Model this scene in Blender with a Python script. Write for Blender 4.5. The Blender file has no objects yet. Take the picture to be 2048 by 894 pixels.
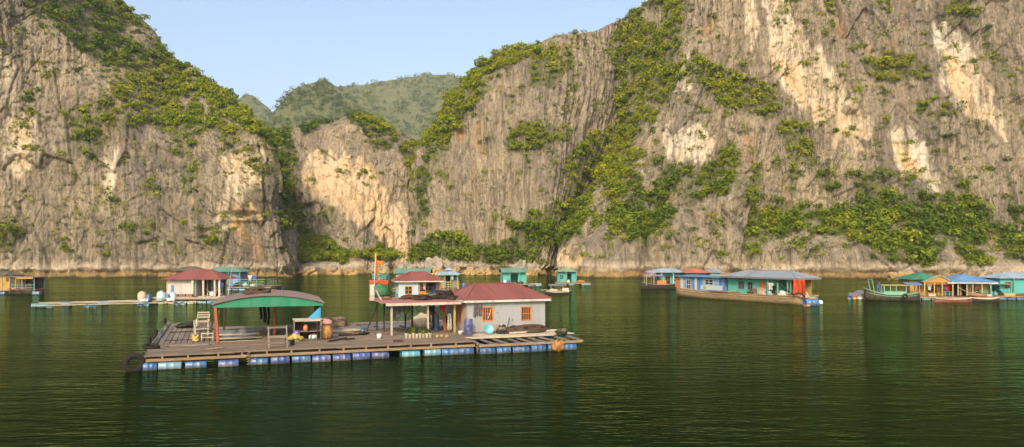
import bpy, bmesh, math, random
import numpy as np
from mathutils import Vector, Matrix

# ------------------------------------------------------------------ camera, sky, sun, exposure
SC = bpy.context.scene
COL = SC.collection
CAM_H, FPX, PYH = 6.2, 1500.0, 510.0          # eye height (m), focal length and horizon row of the 2048 px photograph
cam = bpy.data.cameras.new('camera')
cam.sensor_width = 36.0
cam.lens = 36.0 * FPX / 2048.0
cam.shift_y = (PYH - 447.0) / 2048.0
cam.clip_start, cam.clip_end = 0.5, 9000.0
cam_ob = bpy.data.objects.new('camera', cam)
cam_ob.location = (0, 0, CAM_H)
cam_ob.rotation_euler = (math.radians(90), 0, 0)
COL.objects.link(cam_ob)
SC.camera = cam_ob

SUN_EL, SUN_AZ = math.radians(34.0), math.radians(-170.0)   # azimuth clockwise from +Y: behind the camera, to the left
world = bpy.data.worlds.new('World')
SC.world = world
world.use_nodes = True
wn = world.node_tree
wn.nodes.clear()
sky = wn.nodes.new('ShaderNodeTexSky')
sky.sky_type = 'NISHITA'
sky.sun_disc = False
sky.sun_elevation = SUN_EL
sky.sun_rotation = SUN_AZ
sky.air_density = 1.0
sky.dust_density = 4.6
sky.ozone_density = 0.3
bg = wn.nodes.new('ShaderNodeBackground')
bg.inputs['Strength'].default_value = 0.15
wo = wn.nodes.new('ShaderNodeOutputWorld')
wn.links.new(sky.outputs[0], bg.inputs['Color'])
wn.links.new(bg.outputs[0], wo.inputs['Surface'])

sun = bpy.data.lights.new('sun', 'SUN')
sun.energy = 2.15
sun.angle = math.radians(2.5)
sun.color = (1.0, 0.83, 0.60)
sun_ob = bpy.data.objects.new('sun', sun)
sdir = Vector((math.sin(SUN_AZ) * math.cos(SUN_EL), math.cos(SUN_AZ) * math.cos(SUN_EL), math.sin(SUN_EL)))
sun_ob.rotation_euler = (-sdir).to_track_quat('-Z', 'Y').to_euler()
sun_ob.location = sdir * 400
COL.objects.link(sun_ob)

SC.view_settings.view_transform = 'Standard'
SC.view_settings.look = 'None'
SC.view_settings.exposure = 0.88
SC.view_settings.gamma = 1.0
SC.view_settings.use_curve_mapping = False
SC.render.engine = 'CYCLES'
SC.cycles.use_denoising = True
SC.cycles.max_bounces = 8
SC.cycles.diffuse_bounces = 3
SC.cycles.glossy_bounces = 3
SC.cycles.transmission_bounces = 3
SC.cycles.volume_bounces = 0
SC.cycles.transparent_max_bounces = 6

rnd = random.Random(7)
nrg = np.random.default_rng(11)

# ------------------------------------------------------------------ small helpers: projection, noise, materials, objects
def world_at(px, py, d):
    """point seen at pixel (px, py) at distance d along the view axis"""
    return ((px - 1024.0) / FPX * d, d, CAM_H + (PYH - py) / FPX * d)

def on_level(px, py, z=0.0):
    """point on the horizontal plane at height z seen at pixel (px, py)"""
    d = (CAM_H - z) * FPX / (py - PYH)
    return Vector(((px - 1024.0) / FPX * d, d, z))

def project(P):
    return 1024.0 + P[..., 0] / P[..., 1] * FPX, PYH - (P[..., 2] - CAM_H) / P[..., 1] * FPX

def _hash(ix, iy, iz, seed):
    h = (ix.astype(np.int64) * 374761393 + iy.astype(np.int64) * 668265263 + iz.astype(np.int64) * 2147483647 + seed * 1274126177) & 0xffffffff
    h = ((h ^ (h >> 13)) * 1274126177) & 0xffffffff
    h = h ^ (h >> 16)
    return (h & 0xffff) / 32767.5 - 1.0

def vnoise(x, y, z=None, seed=0):
    x, y = np.broadcast_arrays(np.asarray(x, float), np.asarray(y, float))
    if z is None:
        xi, yi = np.floor(x), np.floor(y)
        fx, fy = x - xi, y - yi
        fx, fy = fx * fx * (3 - 2 * fx), fy * fy * (3 - 2 * fy)
        z0 = np.zeros_like(xi)
        a, b = _hash(xi, yi, z0, seed), _hash(xi + 1, yi, z0, seed)
        c, d = _hash(xi, yi + 1, z0, seed), _hash(xi + 1, yi + 1, z0, seed)
        return (a + (b - a) * fx) * (1 - fy) + (c + (d - c) * fx) * fy
    zi = np.floor(z)
    fz = z - zi
    fz = fz * fz * (3 - 2 * fz)
    return vnoise(x, y, None, seed + 1) * 0 + _mix(vnoise2(x, y, zi, seed), vnoise2(x, y, zi + 1, seed), fz)

def vnoise2(x, y, zi, seed):
    xi, yi = np.floor(x), np.floor(y)
    fx, fy = x - xi, y - yi
    fx, fy = fx * fx * (3 - 2 * fx), fy * fy * (3 - 2 * fy)
    a, b = _hash(xi, yi, zi, seed), _hash(xi + 1, yi, zi, seed)
    c, d = _hash(xi, yi + 1, zi, seed), _hash(xi + 1, yi + 1, zi, seed)
    return (a + (b - a) * fx) * (1 - fy) + (c + (d - c) * fx) * fy

def _mix(a, b, t):
    return a + (b - a) * t

def fbm(x, y, seed=0, octs=4, gain=0.5):
    s, a, t = 0.0, 1.0, 0.0
    for o in range(octs):
        s = s + a * vnoise(x * 2 ** o + 13.7 * o, y * 2 ** o + 5.1 * o, None, seed + 17 * o)
        t += a
        a *= gain
    return s / t

def worley(x, y, seed=0):
    """distance to nearest cell point, difference to the second, random value of the cell"""
    xi, yi = np.floor(x), np.floor(y)
    d1 = np.full(x.shape, 9.0); d2 = np.full(x.shape, 9.0); cid = np.zeros(x.shape)
    z0 = np.zeros_like(xi)
    for dx in (-1, 0, 1):
        for dy in (-1, 0, 1):
            cx, cy = xi + dx, yi + dy
            qx = cx + 0.5 + 0.45 * _hash(cx, cy, z0, seed)
            qy = cy + 0.5 + 0.45 * _hash(cx, cy, z0, seed + 3)
            d = np.hypot(qx - x, qy - y)
            v = _hash(cx, cy, z0, seed + 9)
            near = d < d1
            d2 = np.where(near, d1, np.minimum(d2, d))
            cid = np.where(near, v, cid)
            d1 = np.where(near, d, d1)
    return d1, d2 - d1, cid

def in_poly(px, py, poly):
    r = np.zeros(px.shape, bool)
    n = len(poly)
    for i in range(n):
        (x0, y0), (x1, y1) = poly[i], poly[(i + 1) % n]
        if y0 == y1:
            continue
        c = ((y0 > py) != (y1 > py)) & (px < (x1 - x0) * (py - y0) / (y1 - y0) + x0)
        r ^= c
    return r

def sstep(a, b, x):
    t = np.clip((x - a) / (b - a), 0, 1)
    return t * t * (3 - 2 * t)

MATS = {}
def new_mat(name):
    m = bpy.data.materials.new(name)
    m.use_nodes = True
    nt = m.node_tree
    b = nt.nodes['Principled BSDF']
    MATS[name] = m
    return m, nt, b

def N(nt, kind, **kw):
    n = nt.nodes.new(kind)
    for k, v in kw.items():
        if k in n.inputs:
            n.inputs[k].default_value = v
        else:
            setattr(n, k, v)
    return n

def ramp(nt, stops, src):
    r = nt.nodes.new('ShaderNodeValToRGB')
    e = r.color_ramp.elements
    while len(e) < len(stops):
        e.new(0.5)
    for el, (p, c) in zip(e, stops):
        el.position = p
        el.color = (c, c, c, 1) if not hasattr(c, '__len__') else (*c, 1)
    nt.links.new(src, r.inputs[0])
    return r.outputs[0]

def mixc(nt, fac, a, b, mode='MIX'):
    m = nt.nodes.new('ShaderNodeMix')
    m.data_type = 'RGBA'
    m.blend_type = mode
    for sock, v in ((m.inputs[0], fac), (m.inputs[6], a), (m.inputs[7], b)):
        if hasattr(v, 'is_output'):
            nt.links.new(v, sock)
        elif hasattr(v, '__len__'):
            sock.default_value = (*v, 1)
        else:
            sock.default_value = v if sock.type == 'VALUE' else (v, v, v, 1)
    return m.outputs[2]

def math_n(nt, op, a, b=0.0):
    m = nt.nodes.new('ShaderNodeMath')
    m.operation = op
    for sock, v in ((m.inputs[0], a), (m.inputs[1], b)):
        if hasattr(v, 'is_output'):
            nt.links.new(v, sock)
        else:
            sock.default_value = v
    return m.outputs[0]

def tex_noise(nt, scale=(1, 1, 1), s=1.0, detail=4, rough=0.55, coord='Object', dist=0.0):
    tc = nt.nodes.new('ShaderNodeTexCoord')
    mp = nt.nodes.new('ShaderNodeMapping')
    mp.inputs['Scale'].default_value = scale
    nt.links.new(tc.outputs[coord], mp.inputs[0])
    n = N(nt, 'ShaderNodeTexNoise', Scale=s, Detail=detail, Roughness=rough, Distortion=dist)
    nt.links.new(mp.outputs[0], n.inputs['Vector'])
    return n.outputs[0]

def bump(nt, b, h, strength=0.3, dist=0.05):
    n = N(nt, 'ShaderNodeBump', Strength=strength, Distance=dist)
    nt.links.new(h, n.inputs['Height'])
    nt.links.new(n.outputs[0], b.inputs['Normal'])
    return n

def tag(o, label=None, cat=None, group=None, kind=None):
    if label: o['label'] = label
    if cat: o['category'] = cat
    if group: o['group'] = group
    if kind: o['kind'] = kind
    return o

def np_mesh(name, V, F, mat, smooth=False, attrs=None):
    """mesh from arrays: V (n,3), F (m,4) or (m,3)"""
    me = bpy.data.meshes.new(name)
    V = np.asarray(V, np.float32); F = np.asarray(F, np.int32)
    k = F.shape[1]
    me.vertices.add(len(V)); me.vertices.foreach_set('co', V.ravel())
    me.loops.add(F.size); me.loops.foreach_set('vertex_index', F.ravel())
    me.polygons.add(len(F))
    me.polygons.foreach_set('loop_start', np.arange(0, F.size, k, dtype=np.int32))
    me.polygons.foreach_set('loop_total', np.full(len(F), k, np.int32))
    if smooth:
        me.polygons.foreach_set('use_smooth', np.ones(len(F), bool))
    for an, arr in (attrs or {}).items():
        a = me.attributes.new(an, 'FLOAT_COLOR', 'POINT')
        c = np.ones((len(V), 4), np.float32); c[:, :arr.shape[1]] = arr
        a.data.foreach_set('color', c.ravel())
    me.update(calc_edges=True)
    if mat: me.materials.append(mat)
    return me

def link(name, data, parent=None, loc=None, rot=None):
    o = bpy.data.objects.new(name, data)
    COL.objects.link(o)
    if parent: o.parent = parent
    if loc is not None: o.location = loc
    if rot is not None: o.rotation_euler = rot
    return o
# ------------------------------------------------------------------ water
m, nt, b = new_mat('water')
b.inputs['Base Color'].default_value = (0.004, 0.009, 0.002, 1)
b.inputs['Roughness'].default_value = 0.06
b.inputs['IOR'].default_value = 1.07
w1 = tex_noise(nt, (0.55, 1.5, 1), 1.0, 3, 0.5, dist=0.3)
w2 = tex_noise(nt, (1.6, 4.2, 1), 1.0, 2, 0.5, dist=0.4)
w3 = tex_noise(nt, (0.05, 0.11, 1), 1.0, 2, 0.5)
calm = ramp(nt, [(0.35, 0.35), (0.65, 1.0)], w3)
h = math_n(nt, 'ADD', w1, math_n(nt, 'MULTIPLY', w2, 0.35))
bn = bump(nt, b, math_n(nt, 'MULTIPLY', h, calm), 0.8, 0.16)
b.inputs['Specular IOR Level'].default_value = 0.0
fz = N(nt, 'ShaderNodeFresnel', IOR=1.048); nt.links.new(bn.outputs[0], fz.inputs['Normal'])
gl = N(nt, 'ShaderNodeBsdfGlossy', Color=(0.62, 0.85, 0.42, 1), Roughness=0.07); nt.links.new(bn.outputs[0], gl.inputs['Normal'])
mx = nt.nodes.new('ShaderNodeMixShader')
nt.links.new(fz.outputs[0], mx.inputs[0]); nt.links.new(b.outputs[0], mx.inputs[1]); nt.links.new(gl.outputs[0], mx.inputs[2])
nt.links.new(mx.outputs[0], nt.nodes['Material Output'].inputs['Surface'])
V = np.array([(-2600, -600, 0), (2600, -600, 0), (2600, 3000, 0), (-2600, 3000, 0)], float)
tag(link('water', np_mesh('water', V, [(0, 1, 2, 3)], m)), 'calm dark green bay water with fine ripples', 'water', kind='structure')

# ------------------------------------------------------------------ limestone
m, nt, b = new_mat('limestone')
at = N(nt, 'ShaderNodeAttribute', attribute_name='stain')
sep = nt.nodes.new('ShaderNodeSeparateColor'); nt.links.new(at.outputs['Color'], sep.inputs[0])
n_big = tex_noise(nt, (1, 1, 0.5), 0.045, 5, 0.6)
n_str = tex_noise(nt, (1, 1, 0.07), 0.55, 6, 0.65, dist=0.4)
n_str2 = tex_noise(nt, (1, 1, 0.05), 1.7, 4, 0.6, dist=0.3)
n_pat = tex_noise(nt, (1, 1, 0.10), 0.42, 6, 0.7, dist=0.6)
n_tide = tex_noise(nt, (1, 1, 0.6), 0.16, 5, 0.6)
n_fin = tex_noise(nt, (1, 1, 0.45), 2.2, 7, 0.72)
c = mixc(nt, ramp(nt, [(0.36, 0), (0.64, 1)], n_big), (0.176, 0.152, 0.117), (0.345, 0.282, 0.188))
c = mixc(nt, ramp(nt, [(0.50, 0), (0.68, 0.7)], n_str), c, (0.42, 0.355, 0.25))
c = mixc(nt, ramp(nt, [(0.28, 0.85), (0.46, 0)], n_str), c, (0.070, 0.064, 0.056))
c = mixc(nt, ramp(nt, [(0.30, 0.55), (0.50, 0)], n_str2), c, (0.09, 0.08, 0.068))
def joints(scale, s_, width):
    q = math_n(nt, 'ABSOLUTE', math_n(nt, 'SUBTRACT', tex_noise(nt, scale, s_, 3, 0.55, dist=0.5), 0.5))
    patch = ramp(nt, [(0.40, 0.25), (0.60, 1.0)], tex_noise(nt, (1, 1, 0.7), 0.085, 4, 0.6))
    return math_n(nt, 'MULTIPLY', ramp(nt, [(0.0, 0.85), (width, 0.0)], q), patch)
c = mixc(nt, joints((1, 1, 0.05), 0.75, 0.022), c, (0.055, 0.050, 0.044))
c = mixc(nt, joints((1, 1, 0.16), 0.30, 0.010), c, (0.050, 0.045, 0.040))
c = mixc(nt, joints((0.5, 0.5, 1.0), 0.22, 0.007), c, (0.060, 0.054, 0.046))
pale = math_n(nt, 'MULTIPLY', sep.outputs[0], ramp(nt, [(0.36, 0.05), (0.60, 0.9)], n_pat))
c = mixc(nt, pale, c, mixc(nt, ramp(nt, [(0.4, 0), (0.6, 1)], n_big), (0.74, 0.66, 0.54), (0.70, 0.55, 0.35)))
och = math_n(nt, 'MULTIPLY', sep.outputs[1], ramp(nt, [(0.34, 0.1), (0.54, 0.95)], n_pat))
c = mixc(nt, och, c, mixc(nt, ramp(nt, [(0.38, 0), (0.62, 1)], n_big), (0.64, 0.44, 0.23), (0.60, 0.49, 0.35)))
rust = ramp(nt, [(0.62, 0), (0.74, 0.75)], tex_noise(nt, (1, 1, 0.3), 0.11, 5, 0.6))
c = mixc(nt, rust, c, (0.42, 0.23, 0.09))
c = mixc(nt, sep.outputs[2], c, (0.06, 0.085, 0.022))
# tidal band: pale scoured lip over yellow-brown oyster-covered rock
geo = nt.nodes.new('ShaderNodeNewGeometry')
sx = nt.nodes.new('ShaderNodeSeparateXYZ'); nt.links.new(geo.outputs['Position'], sx.inputs[0])
zz = math_n(nt, 'ADD', sx.outputs[2], math_n(nt, 'ADD', math_n(nt, 'MULTIPLY', n_fin, 1.5), math_n(nt, 'MULTIPLY', n_tide, 2.6)))
lip = ramp(nt, [(0.0, 0), (0.36, 0), (0.42, 0.65), (0.50, 0.55), (0.68, 0)], math_n(nt, 'MULTIPLY', zz, 0.1))
c = mixc(nt, lip, c, (0.55, 0.46, 0.34))
tide = ramp(nt, [(0.0, 1), (0.32, 0.95), (0.39, 0)], math_n(nt, 'MULTIPLY', zz, 0.1))
c = mixc(nt, tide, c, mixc(nt, n_str, (0.13, 0.085, 0.03), (0.44, 0.30, 0.12)))
wet = ramp(nt, [(0.0, 1), (0.215, 1), (0.25, 0)], math_n(nt, 'MULTIPLY', zz, 0.1))
c = mixc(nt, wet, c, (0.075, 0.055, 0.025))
c = mixc(nt, 0.7, c, ramp(nt, [(0.30, 0.45), (0.52, 1), (0.7, 1.15)], n_fin), 'MULTIPLY')
nt.links.new(c, b.inputs['Base Color'])
b.inputs['Roughness'].default_value = 0.92
b.inputs['Specular IOR Level'].default_value = 0.2
hh = math_n(nt, 'ADD', n_fin, math_n(nt, 'MULTIPLY', n_str, 1.2))
bump(nt, b, hh, 1.0, 0.8)

# ------------------------------------------------------------------ foliage
def leaf_mat(name, stops, bright=1.0):
    m, nt, b = new_mat(name)
    at = N(nt, 'ShaderNodeAttribute', attribute_name='tint')
    oi = nt.nodes.new('ShaderNodeObjectInfo')
    sep = nt.nodes.new('ShaderNodeSeparateColor'); nt.links.new(at.outputs['Color'], sep.inputs[0])
    f = math_n(nt, 'FRACT', math_n(nt, 'ADD', sep.outputs[0], math_n(nt, 'MULTIPLY', oi.outputs['Random'], 0.999)))
    c = ramp(nt, stops, f)
    c = mixc(nt, 1.0, c, ramp(nt, [(0, 0.72), (1, 1.25)], sep.outputs[1]), 'MULTIPLY')
    nt.links.new(c, b.inputs['Base Color'])
    b.inputs['Roughness'].default_value = 0.65
    b.inputs['Specular IOR Level'].default_value = 0.25
    tr = nt.nodes.new('ShaderNodeBsdfTranslucent')
    nt.links.new(mixc(nt, 1.0, c, (1.0, 1.05, 0.45), 'MULTIPLY'), tr.inputs[0])
    mx = nt.nodes.new('ShaderNodeMixShader'); mx.inputs[0].default_value = 0.33
    nt.links.new(b.outputs[0], mx.inputs[1]); nt.links.new(tr.outputs[0], mx.inputs[2])
    nt.links.new(mx.outputs[0], nt.nodes['Material Output'].inputs['Surface'])
    return m
M_LEAF = leaf_mat('foliage', [(0, (0.030, 0.075, 0.004)), (0.25, (0.085, 0.135, 0.004)), (0.5, (0.175, 0.22, 0.006)), (0.75, (0.265, 0.275, 0.008)), (1, (0.13, 0.17, 0.006))])
M_FAR = leaf_mat('far_foliage', [(0, (0.05, 0.10, 0.018)), (0.4, (0.10, 0.155, 0.018)), (0.7, (0.19, 0.215, 0.02)), (1, (0.10, 0.14, 0.02))])

def bush_proto(rg, nclump, nq, flat=0.8):
    """unit-size crown: leaf tufts on several overlapping clumps. returns verts (n*4,3), shade (n*4)"""
    Vs, Sh = [], []
    for k in range(nclump):
        d = rg.normal(size=3); d /= np.linalg.norm(d)
        d[2] = abs(d[2]) * 0.9 - 0.15
        c = d * rg.uniform(0.25, 0.72) * np.array([1, 1, flat])
        r = rg.uniform(0.30, 0.52)
        n = nq // nclump
        dirs = rg.normal(size=(n, 3)); dirs /= np.linalg.norm(dirs, axis=1)[:, None]
        dirs[:, 2] = np.where(dirs[:, 2] < -0.5, -dirs[:, 2], dirs[:, 2])
        pos = c + dirs * r * rg.uniform(0.72, 1.1, (n, 1)) * np.array([1, 1, 0.85])
        nor = dirs + rg.normal(size=(n, 3)) * 0.45
        nor /= np.linalg.norm(nor, axis=1)[:, None]
        t = np.cross(nor, rg.normal(size=(n, 3))); t /= np.linalg.norm(t, axis=1)[:, None] + 1e-9
        s = np.cross(nor, t)
        a = rg.uniform(0.09, 0.17, (n, 1)); bb = a * rg.uniform(0.45, 0.85, (n, 1))
        q = np.stack([pos - t * a, pos - s * bb + nor * 0.03, pos + t * a, pos + s * bb - nor * 0.02], 1)
        Vs.append(q.reshape(-1, 3))
        Sh.append(np.repeat(np.clip(rg.uniform(0.25, 0.75) + rg.normal(size=n) * 0.2, 0, 1), 4))
    return np.concatenate(Vs), np.concatenate(Sh)

prg = np.random.default_rng(5)
PROTOS = [bush_proto(prg, int(prg.integers(5, 9)), 100, prg.uniform(0.6, 0.95)) for _ in range(9)]
FAR_PROTOS = [bush_proto(prg, 5, 45, 0.7) for _ in range(6)]

def bush_mass(name, pts, sizes, tints, mat, protos, rg):
    Vs, T = [], []
    pick = rg.integers(0, len(protos), len(pts)); ang = rg.uniform(0, 2 * math.pi, len(pts))
    for p, s, t, k, a in zip(pts, sizes, tints, pick, ang):
        v, sh = protos[k]
        ca, sa = math.cos(a), math.sin(a)
        x = v[:, 0] * ca - v[:, 1] * sa; y = v[:, 0] * sa + v[:, 1] * ca
        Vs.append(np.stack([x * s + p[0], y * s + p[1], v[:, 2] * s + p[2]], 1))
        tt = np.empty((len(v), 2)); tt[:, 0] = t; tt[:, 1] = sh
        T.append(tt)
    V = np.concatenate(Vs); T = np.concatenate(T)
    F = np.arange(len(V)).reshape(-1, 4)
    return np_mesh(name, V, F, mat, False, {'tint': T})

# ------------------------------------------------------------------ cliffs: sheets hung on columns of (pixel, pixel, distance)
def sheet(cols, nrow, ncol, smooth_c=2.5, back=(26, -3, 70, -45)):
    P = []
    for c in cols:
        pts = [world_at(*p) for p in c]
        x0, y0, _ = pts[0]
        pts = [(x0, y0 - 0.2, -3.0)] + [(x0, y0, 0.0)] + [p for p in pts if p[2] > 1.0]
        xe, ye, ze = pts[-1]
        kx = xe / ye
        pts += [(xe + kx * back[0], ye + back[0], ze + back[1]), (xe + kx * back[2], ye + back[2], ze + back[3])]
        pts = np.array(pts)
        seg = np.linalg.norm(np.diff(pts, axis=0), axis=1)
        L = np.concatenate([[0], np.cumsum(seg)])
        # spend most rows on the visible part
        vis = L[-3]
        zl = CAM_H + (PYH + 70) / FPX * pts[:, 1]       # rows are spent below the top edge of the view
        hi = np.nonzero(pts[:, 2] > zl)[0]
        if len(hi) and 0 < hi[0] < len(pts) - 2:
            j = hi[0]; f0 = zl[j - 1] - pts[j - 1, 2]; f1 = pts[j, 2] - zl[j]
            vis = min(vis, L[j - 1] + (L[j] - L[j - 1]) * f0 / (f0 + f1))
        tt = np.concatenate([np.linspace(0, vis, nrow - 20), np.linspace(vis, L[-1], 21)[1:]])
        P.append(np.stack([np.interp(tt, L, pts[:, i]) for i in range(3)], 1))
    P = np.array(P)                                    # k, nrow, 3
    mid = P[:, :nrow - 20].mean(1)
    s = np.concatenate([[0], np.cumsum(np.linalg.norm(np.diff(mid[:, :2], axis=0), axis=1))])
    q = np.linspace(0, s[-1], ncol)
    # Catmull-Rom across the columns
    i = np.clip(np.searchsorted(s, q, 'right') - 1, 0, len(s) - 2)
    t = ((q - s[i]) / (s[i + 1] - s[i]))[:, None, None]
    lin = P[i] * (1 - t) + P[i + 1] * t
    G = lin
    k = max(1, int(smooth_c / (s[-1] / ncol)))
    ker = np.hanning(2 * k + 3)[1:-1]; ker /= ker.sum()
    pad = np.concatenate([np.repeat(G[:1], k, 0), G, np.repeat(G[-1:], k, 0)])
    G = sum(w * pad[j:j + ncol] for j, w in enumerate(ker))
    kr = 3
    ker = np.hanning(2 * kr + 3)[1:-1]; ker /= ker.sum()
    pad = np.concatenate([np.repeat(G[:, :1], kr, 1), G, np.repeat(G[:, -1:], kr, 1)], 1)
    G = sum(w * pad[:, j:j + nrow] for j, w in enumerate(ker))
    a = np.repeat(q[:, None], nrow, 1)                 # metres along the sheet
    return G, a

def grid_normals(G):
    du = np.gradient(G, axis=0); dv = np.gradient(G, axis=1)
    n = np.cross(du, dv)
    n /= np.linalg.norm(n, axis=2)[..., None] + 1e-9
    n *= -np.sign((n * G).sum(2).mean())               # towards the camera
    return n

def grid_faces(nc, nr):
    i = np.arange(nc * nr).reshape(nc, nr)
    return np.stack([i[:-1, :-1], i[1:, :-1], i[1:, 1:], i[:-1, 1:]], -1).reshape(-1, 4)

def rock_relief(G, a, seed, flute=1.0, extra=None, vert=None):
    pxb, pyb = project(G)
    vt = 0.35 if vert is None else vert(pxb)
    lean = 0.02 if vert is None else 0.02 + 0.16 * sstep(1350, 1650, pxb)
    n = grid_normals(G)
    z = G[..., 2]
    steep = sstep(0.25, 0.6, 1 - np.abs(n[..., 2]))
    d = 3.4 * fbm(a / 26, z / 30, seed, 3) + (2.2 - 1.2 * vt) * fbm(a / 9, z / 14, seed + 1, 3)
    w = a + 1.6 * fbm(a / 14, z / 22, seed + 2, 2) + lean * z
    f1 = np.abs(fbm(w / 5.2, z / 34, seed + 3, 2))
    f2 = np.abs(fbm(w / 1.9, z / 30, seed + 4, 2))
    f3 = np.abs(vnoise(w / 0.85, z / 14, None, seed + 5))
    fl = 1.7 * np.minimum(f1, 0.3) + 1.25 * np.minimum(f2, 0.4) + 0.6 * f3
    _, e1, c1 = worley(w / 6.5, z / 15, seed + 6)
    _, e2, c2 = worley(w / 2.6 + 0.3 * fbm(a / 3, z / 3, seed + 8, 2), z / 4.2, seed + 7)
    blk = 1.1 * c1 + 0.42 * c2 - 0.75 * (1 - sstep(0.0, 0.06, e1)) - 0.6 * (1 - sstep(0, 0.10, e2))
    d = d + steep * (flute * fl * (0.8 + 0.9 * vt) + blk * (1.25 - vt)) + 0.55 * fbm(a / 1.3, z / 1.8, seed + 9, 4, 0.6)
    # tidal notch
    notch = sstep(0.0, 0.6, z) * (1 - sstep(1.5, 2.6 + 1.2 * fbm(a / 7, z * 0, seed + 12, 3), z))
    d = d - notch * (1.5 + 1.2 * fbm(a / 6, z * 0 + 3, seed + 11, 3))
    d = d + 0.9 * sstep(-1, 0.2, -z + 0.9) * (0.5 + fbm(a / 3, z * 0 + 9, seed + 13, 3))
    if extra is not None:
        px, py = project(G)
        d = d + extra(px, py)
    nn = n.copy(); nn[..., 2] *= 0.5
    return G + nn * d[..., None], d

def poly_any(px, py, polys):
    r = np.zeros(px.shape, bool)
    for q in polys:
        r |= in_poly(px, py, q)
    return r

VEG = {
 'left': [[(40,-260),(240,-260),(262,0),(300,50),(332,108),(400,152),(450,190),(512,240),(508,268),(440,272),(400,262),(382,300),(345,285),(300,250),(250,262),(200,280),(150,272),(132,238),(170,195),(232,182),(215,140),(150,95),(90,45)],
          [(140,282),(200,262),(222,290),(180,318),(142,308)], [(330,265),(382,280),(378,318),(352,300)], [(-40,452),(26,455),(34,490),(-40,498)],
          [(520,252),(560,262),(585,330),(606,380),(606,440),(560,470),(552,380)],[(30,-20),(90,-20),(120,30),(60,30)], [(400,470),(450,465),(448,495),(405,500)], [(340,490),(372,490),(372,515),(340,515)],
          [(255,470),(272,440),(275,485),(262,500)], [(360,340),(388,350),(384,385),(366,380)]],
 'left_bare': [[(245,52),(312,58),(312,92),(250,88)], [(215,135),(256,138),(252,166),(220,162)], [(345,185),(420,200),(410,245),(360,225)], [(285,95),(330,112),(325,125),(290,110)]],
 'mid': [[(540,430),(600,438),(650,478),(704,502),(695,530),(640,526),(560,530)], [(520,250),(575,250),(592,320),(604,440),(560,470)], [(700,232),(760,236),(800,270),(770,300),(735,290)], [(800,290),(845,285),(842,420),(815,370)], [(600,262),(650,240),(660,250),(610,275)],
         [(716,505),(760,490),(798,516),(786,532),(730,520)], [(632,425),(660,412),(668,435),(640,450)]],
 'right': [[(838,345),(850,290),(882,228),(928,158),(985,106),(1062,86),(1066,112),(1000,150),(950,210),(912,262),(884,312),(856,380),(836,470)],
           [(1062,108),(1142,98),(1152,130),(1100,178),(1048,172),(1058,130)], [(1004,272),(1040,242),(1092,242),(1136,268),(1085,302),(1012,302)], [(826,505),(868,474),(930,478),(960,495),(1002,490),(1046,440),(1082,428),(1090,545),(1000,532),(900,522),(826,528)],
           [(1072,445),(1130,382),(1132,316),(1182,272),(1240,252),(1232,170),(1206,100),(1262,38),(1300,-120),(1396,-120),(1362,80),(1334,170),(1302,230),(1262,300),(1332,322),(1402,342),(1440,310),(1478,292),(1482,340),(1450,392),(1382,402),(1334,390),(1352,430),(1312,452),(1290,482),(1232,480),(1212,440),(1180,400),(1172,470),(1112,490),(1080,500)],
           [(1300,230),(1340,140),(1400,112),(1452,150),(1502,158),(1552,182),(1562,232),(1512,234),(1452,222),(1420,180),(1360,170),(1310,250)],
           [(1540,252),(1592,240),(1642,330),(1684,372),(1662,402),(1618,352),(1562,282)], [(1490,362),(1520,330),(1532,400),(1500,412)], [(1574,282),(1592,282),(1592,388),(1574,388)],
           [(1498,424),(1560,402),(1622,412),(1700,410),(1782,402),(1850,388),(1922,388),(1982,430),(2060,470),(2140,500),(2140,560),(2048,520),(1992,474),(1942,492),(1892,490),(1852,542),(1802,532),(1722,484),(1652,482),(1602,462),(1542,472),(1522,512),(1488,516)],
           [(1702,360),(1730,338),(1762,352),(1782,385),(1770,412),(1712,405)], [(1728,122),(1788,100),(1852,130),(1862,165),(1792,162),(1734,152)], [(1880,20),(1930,-30),(1956,40),(1920,40)], [(1955,70),(1990,82),(2032,150),(2010,160)],
           [(1826,205),(1850,200),(1862,232),(1832,235)], [(1910,350),(1935,362),(1952,400),(1925,395)], [(2010,395),(2048,420),(2060,450),(2020,430)], [(1930,505),(1975,505),(1975,540),(1935,540)], [(2005,485),(2060,490),(2060,535),(2010,520)]],
 'right_bare': [[(1168,372),(1212,362),(1224,410),(1200,440),(1180,430)], [(1290,20),(1335,30),(1325,62),(1295,50)], [(1275,320),(1320,330),(1310,380),(1280,370)]],
}
PALE = {
 'left': [[(15,232),(78,228),(66,340),(30,372),(8,335)], [(-20,110),(30,110),(40,200),(-20,230)], [(440,300),(524,295),(520,360),(470,420),(440,480),(420,470),(450,380)], [(210,300),(240,300),(225,400),(205,380)]],
 'mid': [[(612,330),(660,300),(700,330),(690,420),(640,410)]], 'right': [[(1525,0),(1565,-20),(1602,60),(1642,110),(1684,170),(1748,250),(1742,280),(1690,270),(1640,240),(1600,212),(1556,150),(1535,100)],
   [(1866,45),(1905,55),(1962,150),(2012,240),(2018,285),(1970,252),(1920,222),(1880,170)], [(1775,250),(1832,258),(1874,340),(1876,375),(1822,362),(1788,320)], [(1318,272),(1380,252),(1432,262),(1432,300),(1362,330),(1330,310)], [(1480,0),(1510,0),(1520,60),(1500,90)], [(1340,150),(1372,120),(1392,150),(1350,200)]],
}
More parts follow.
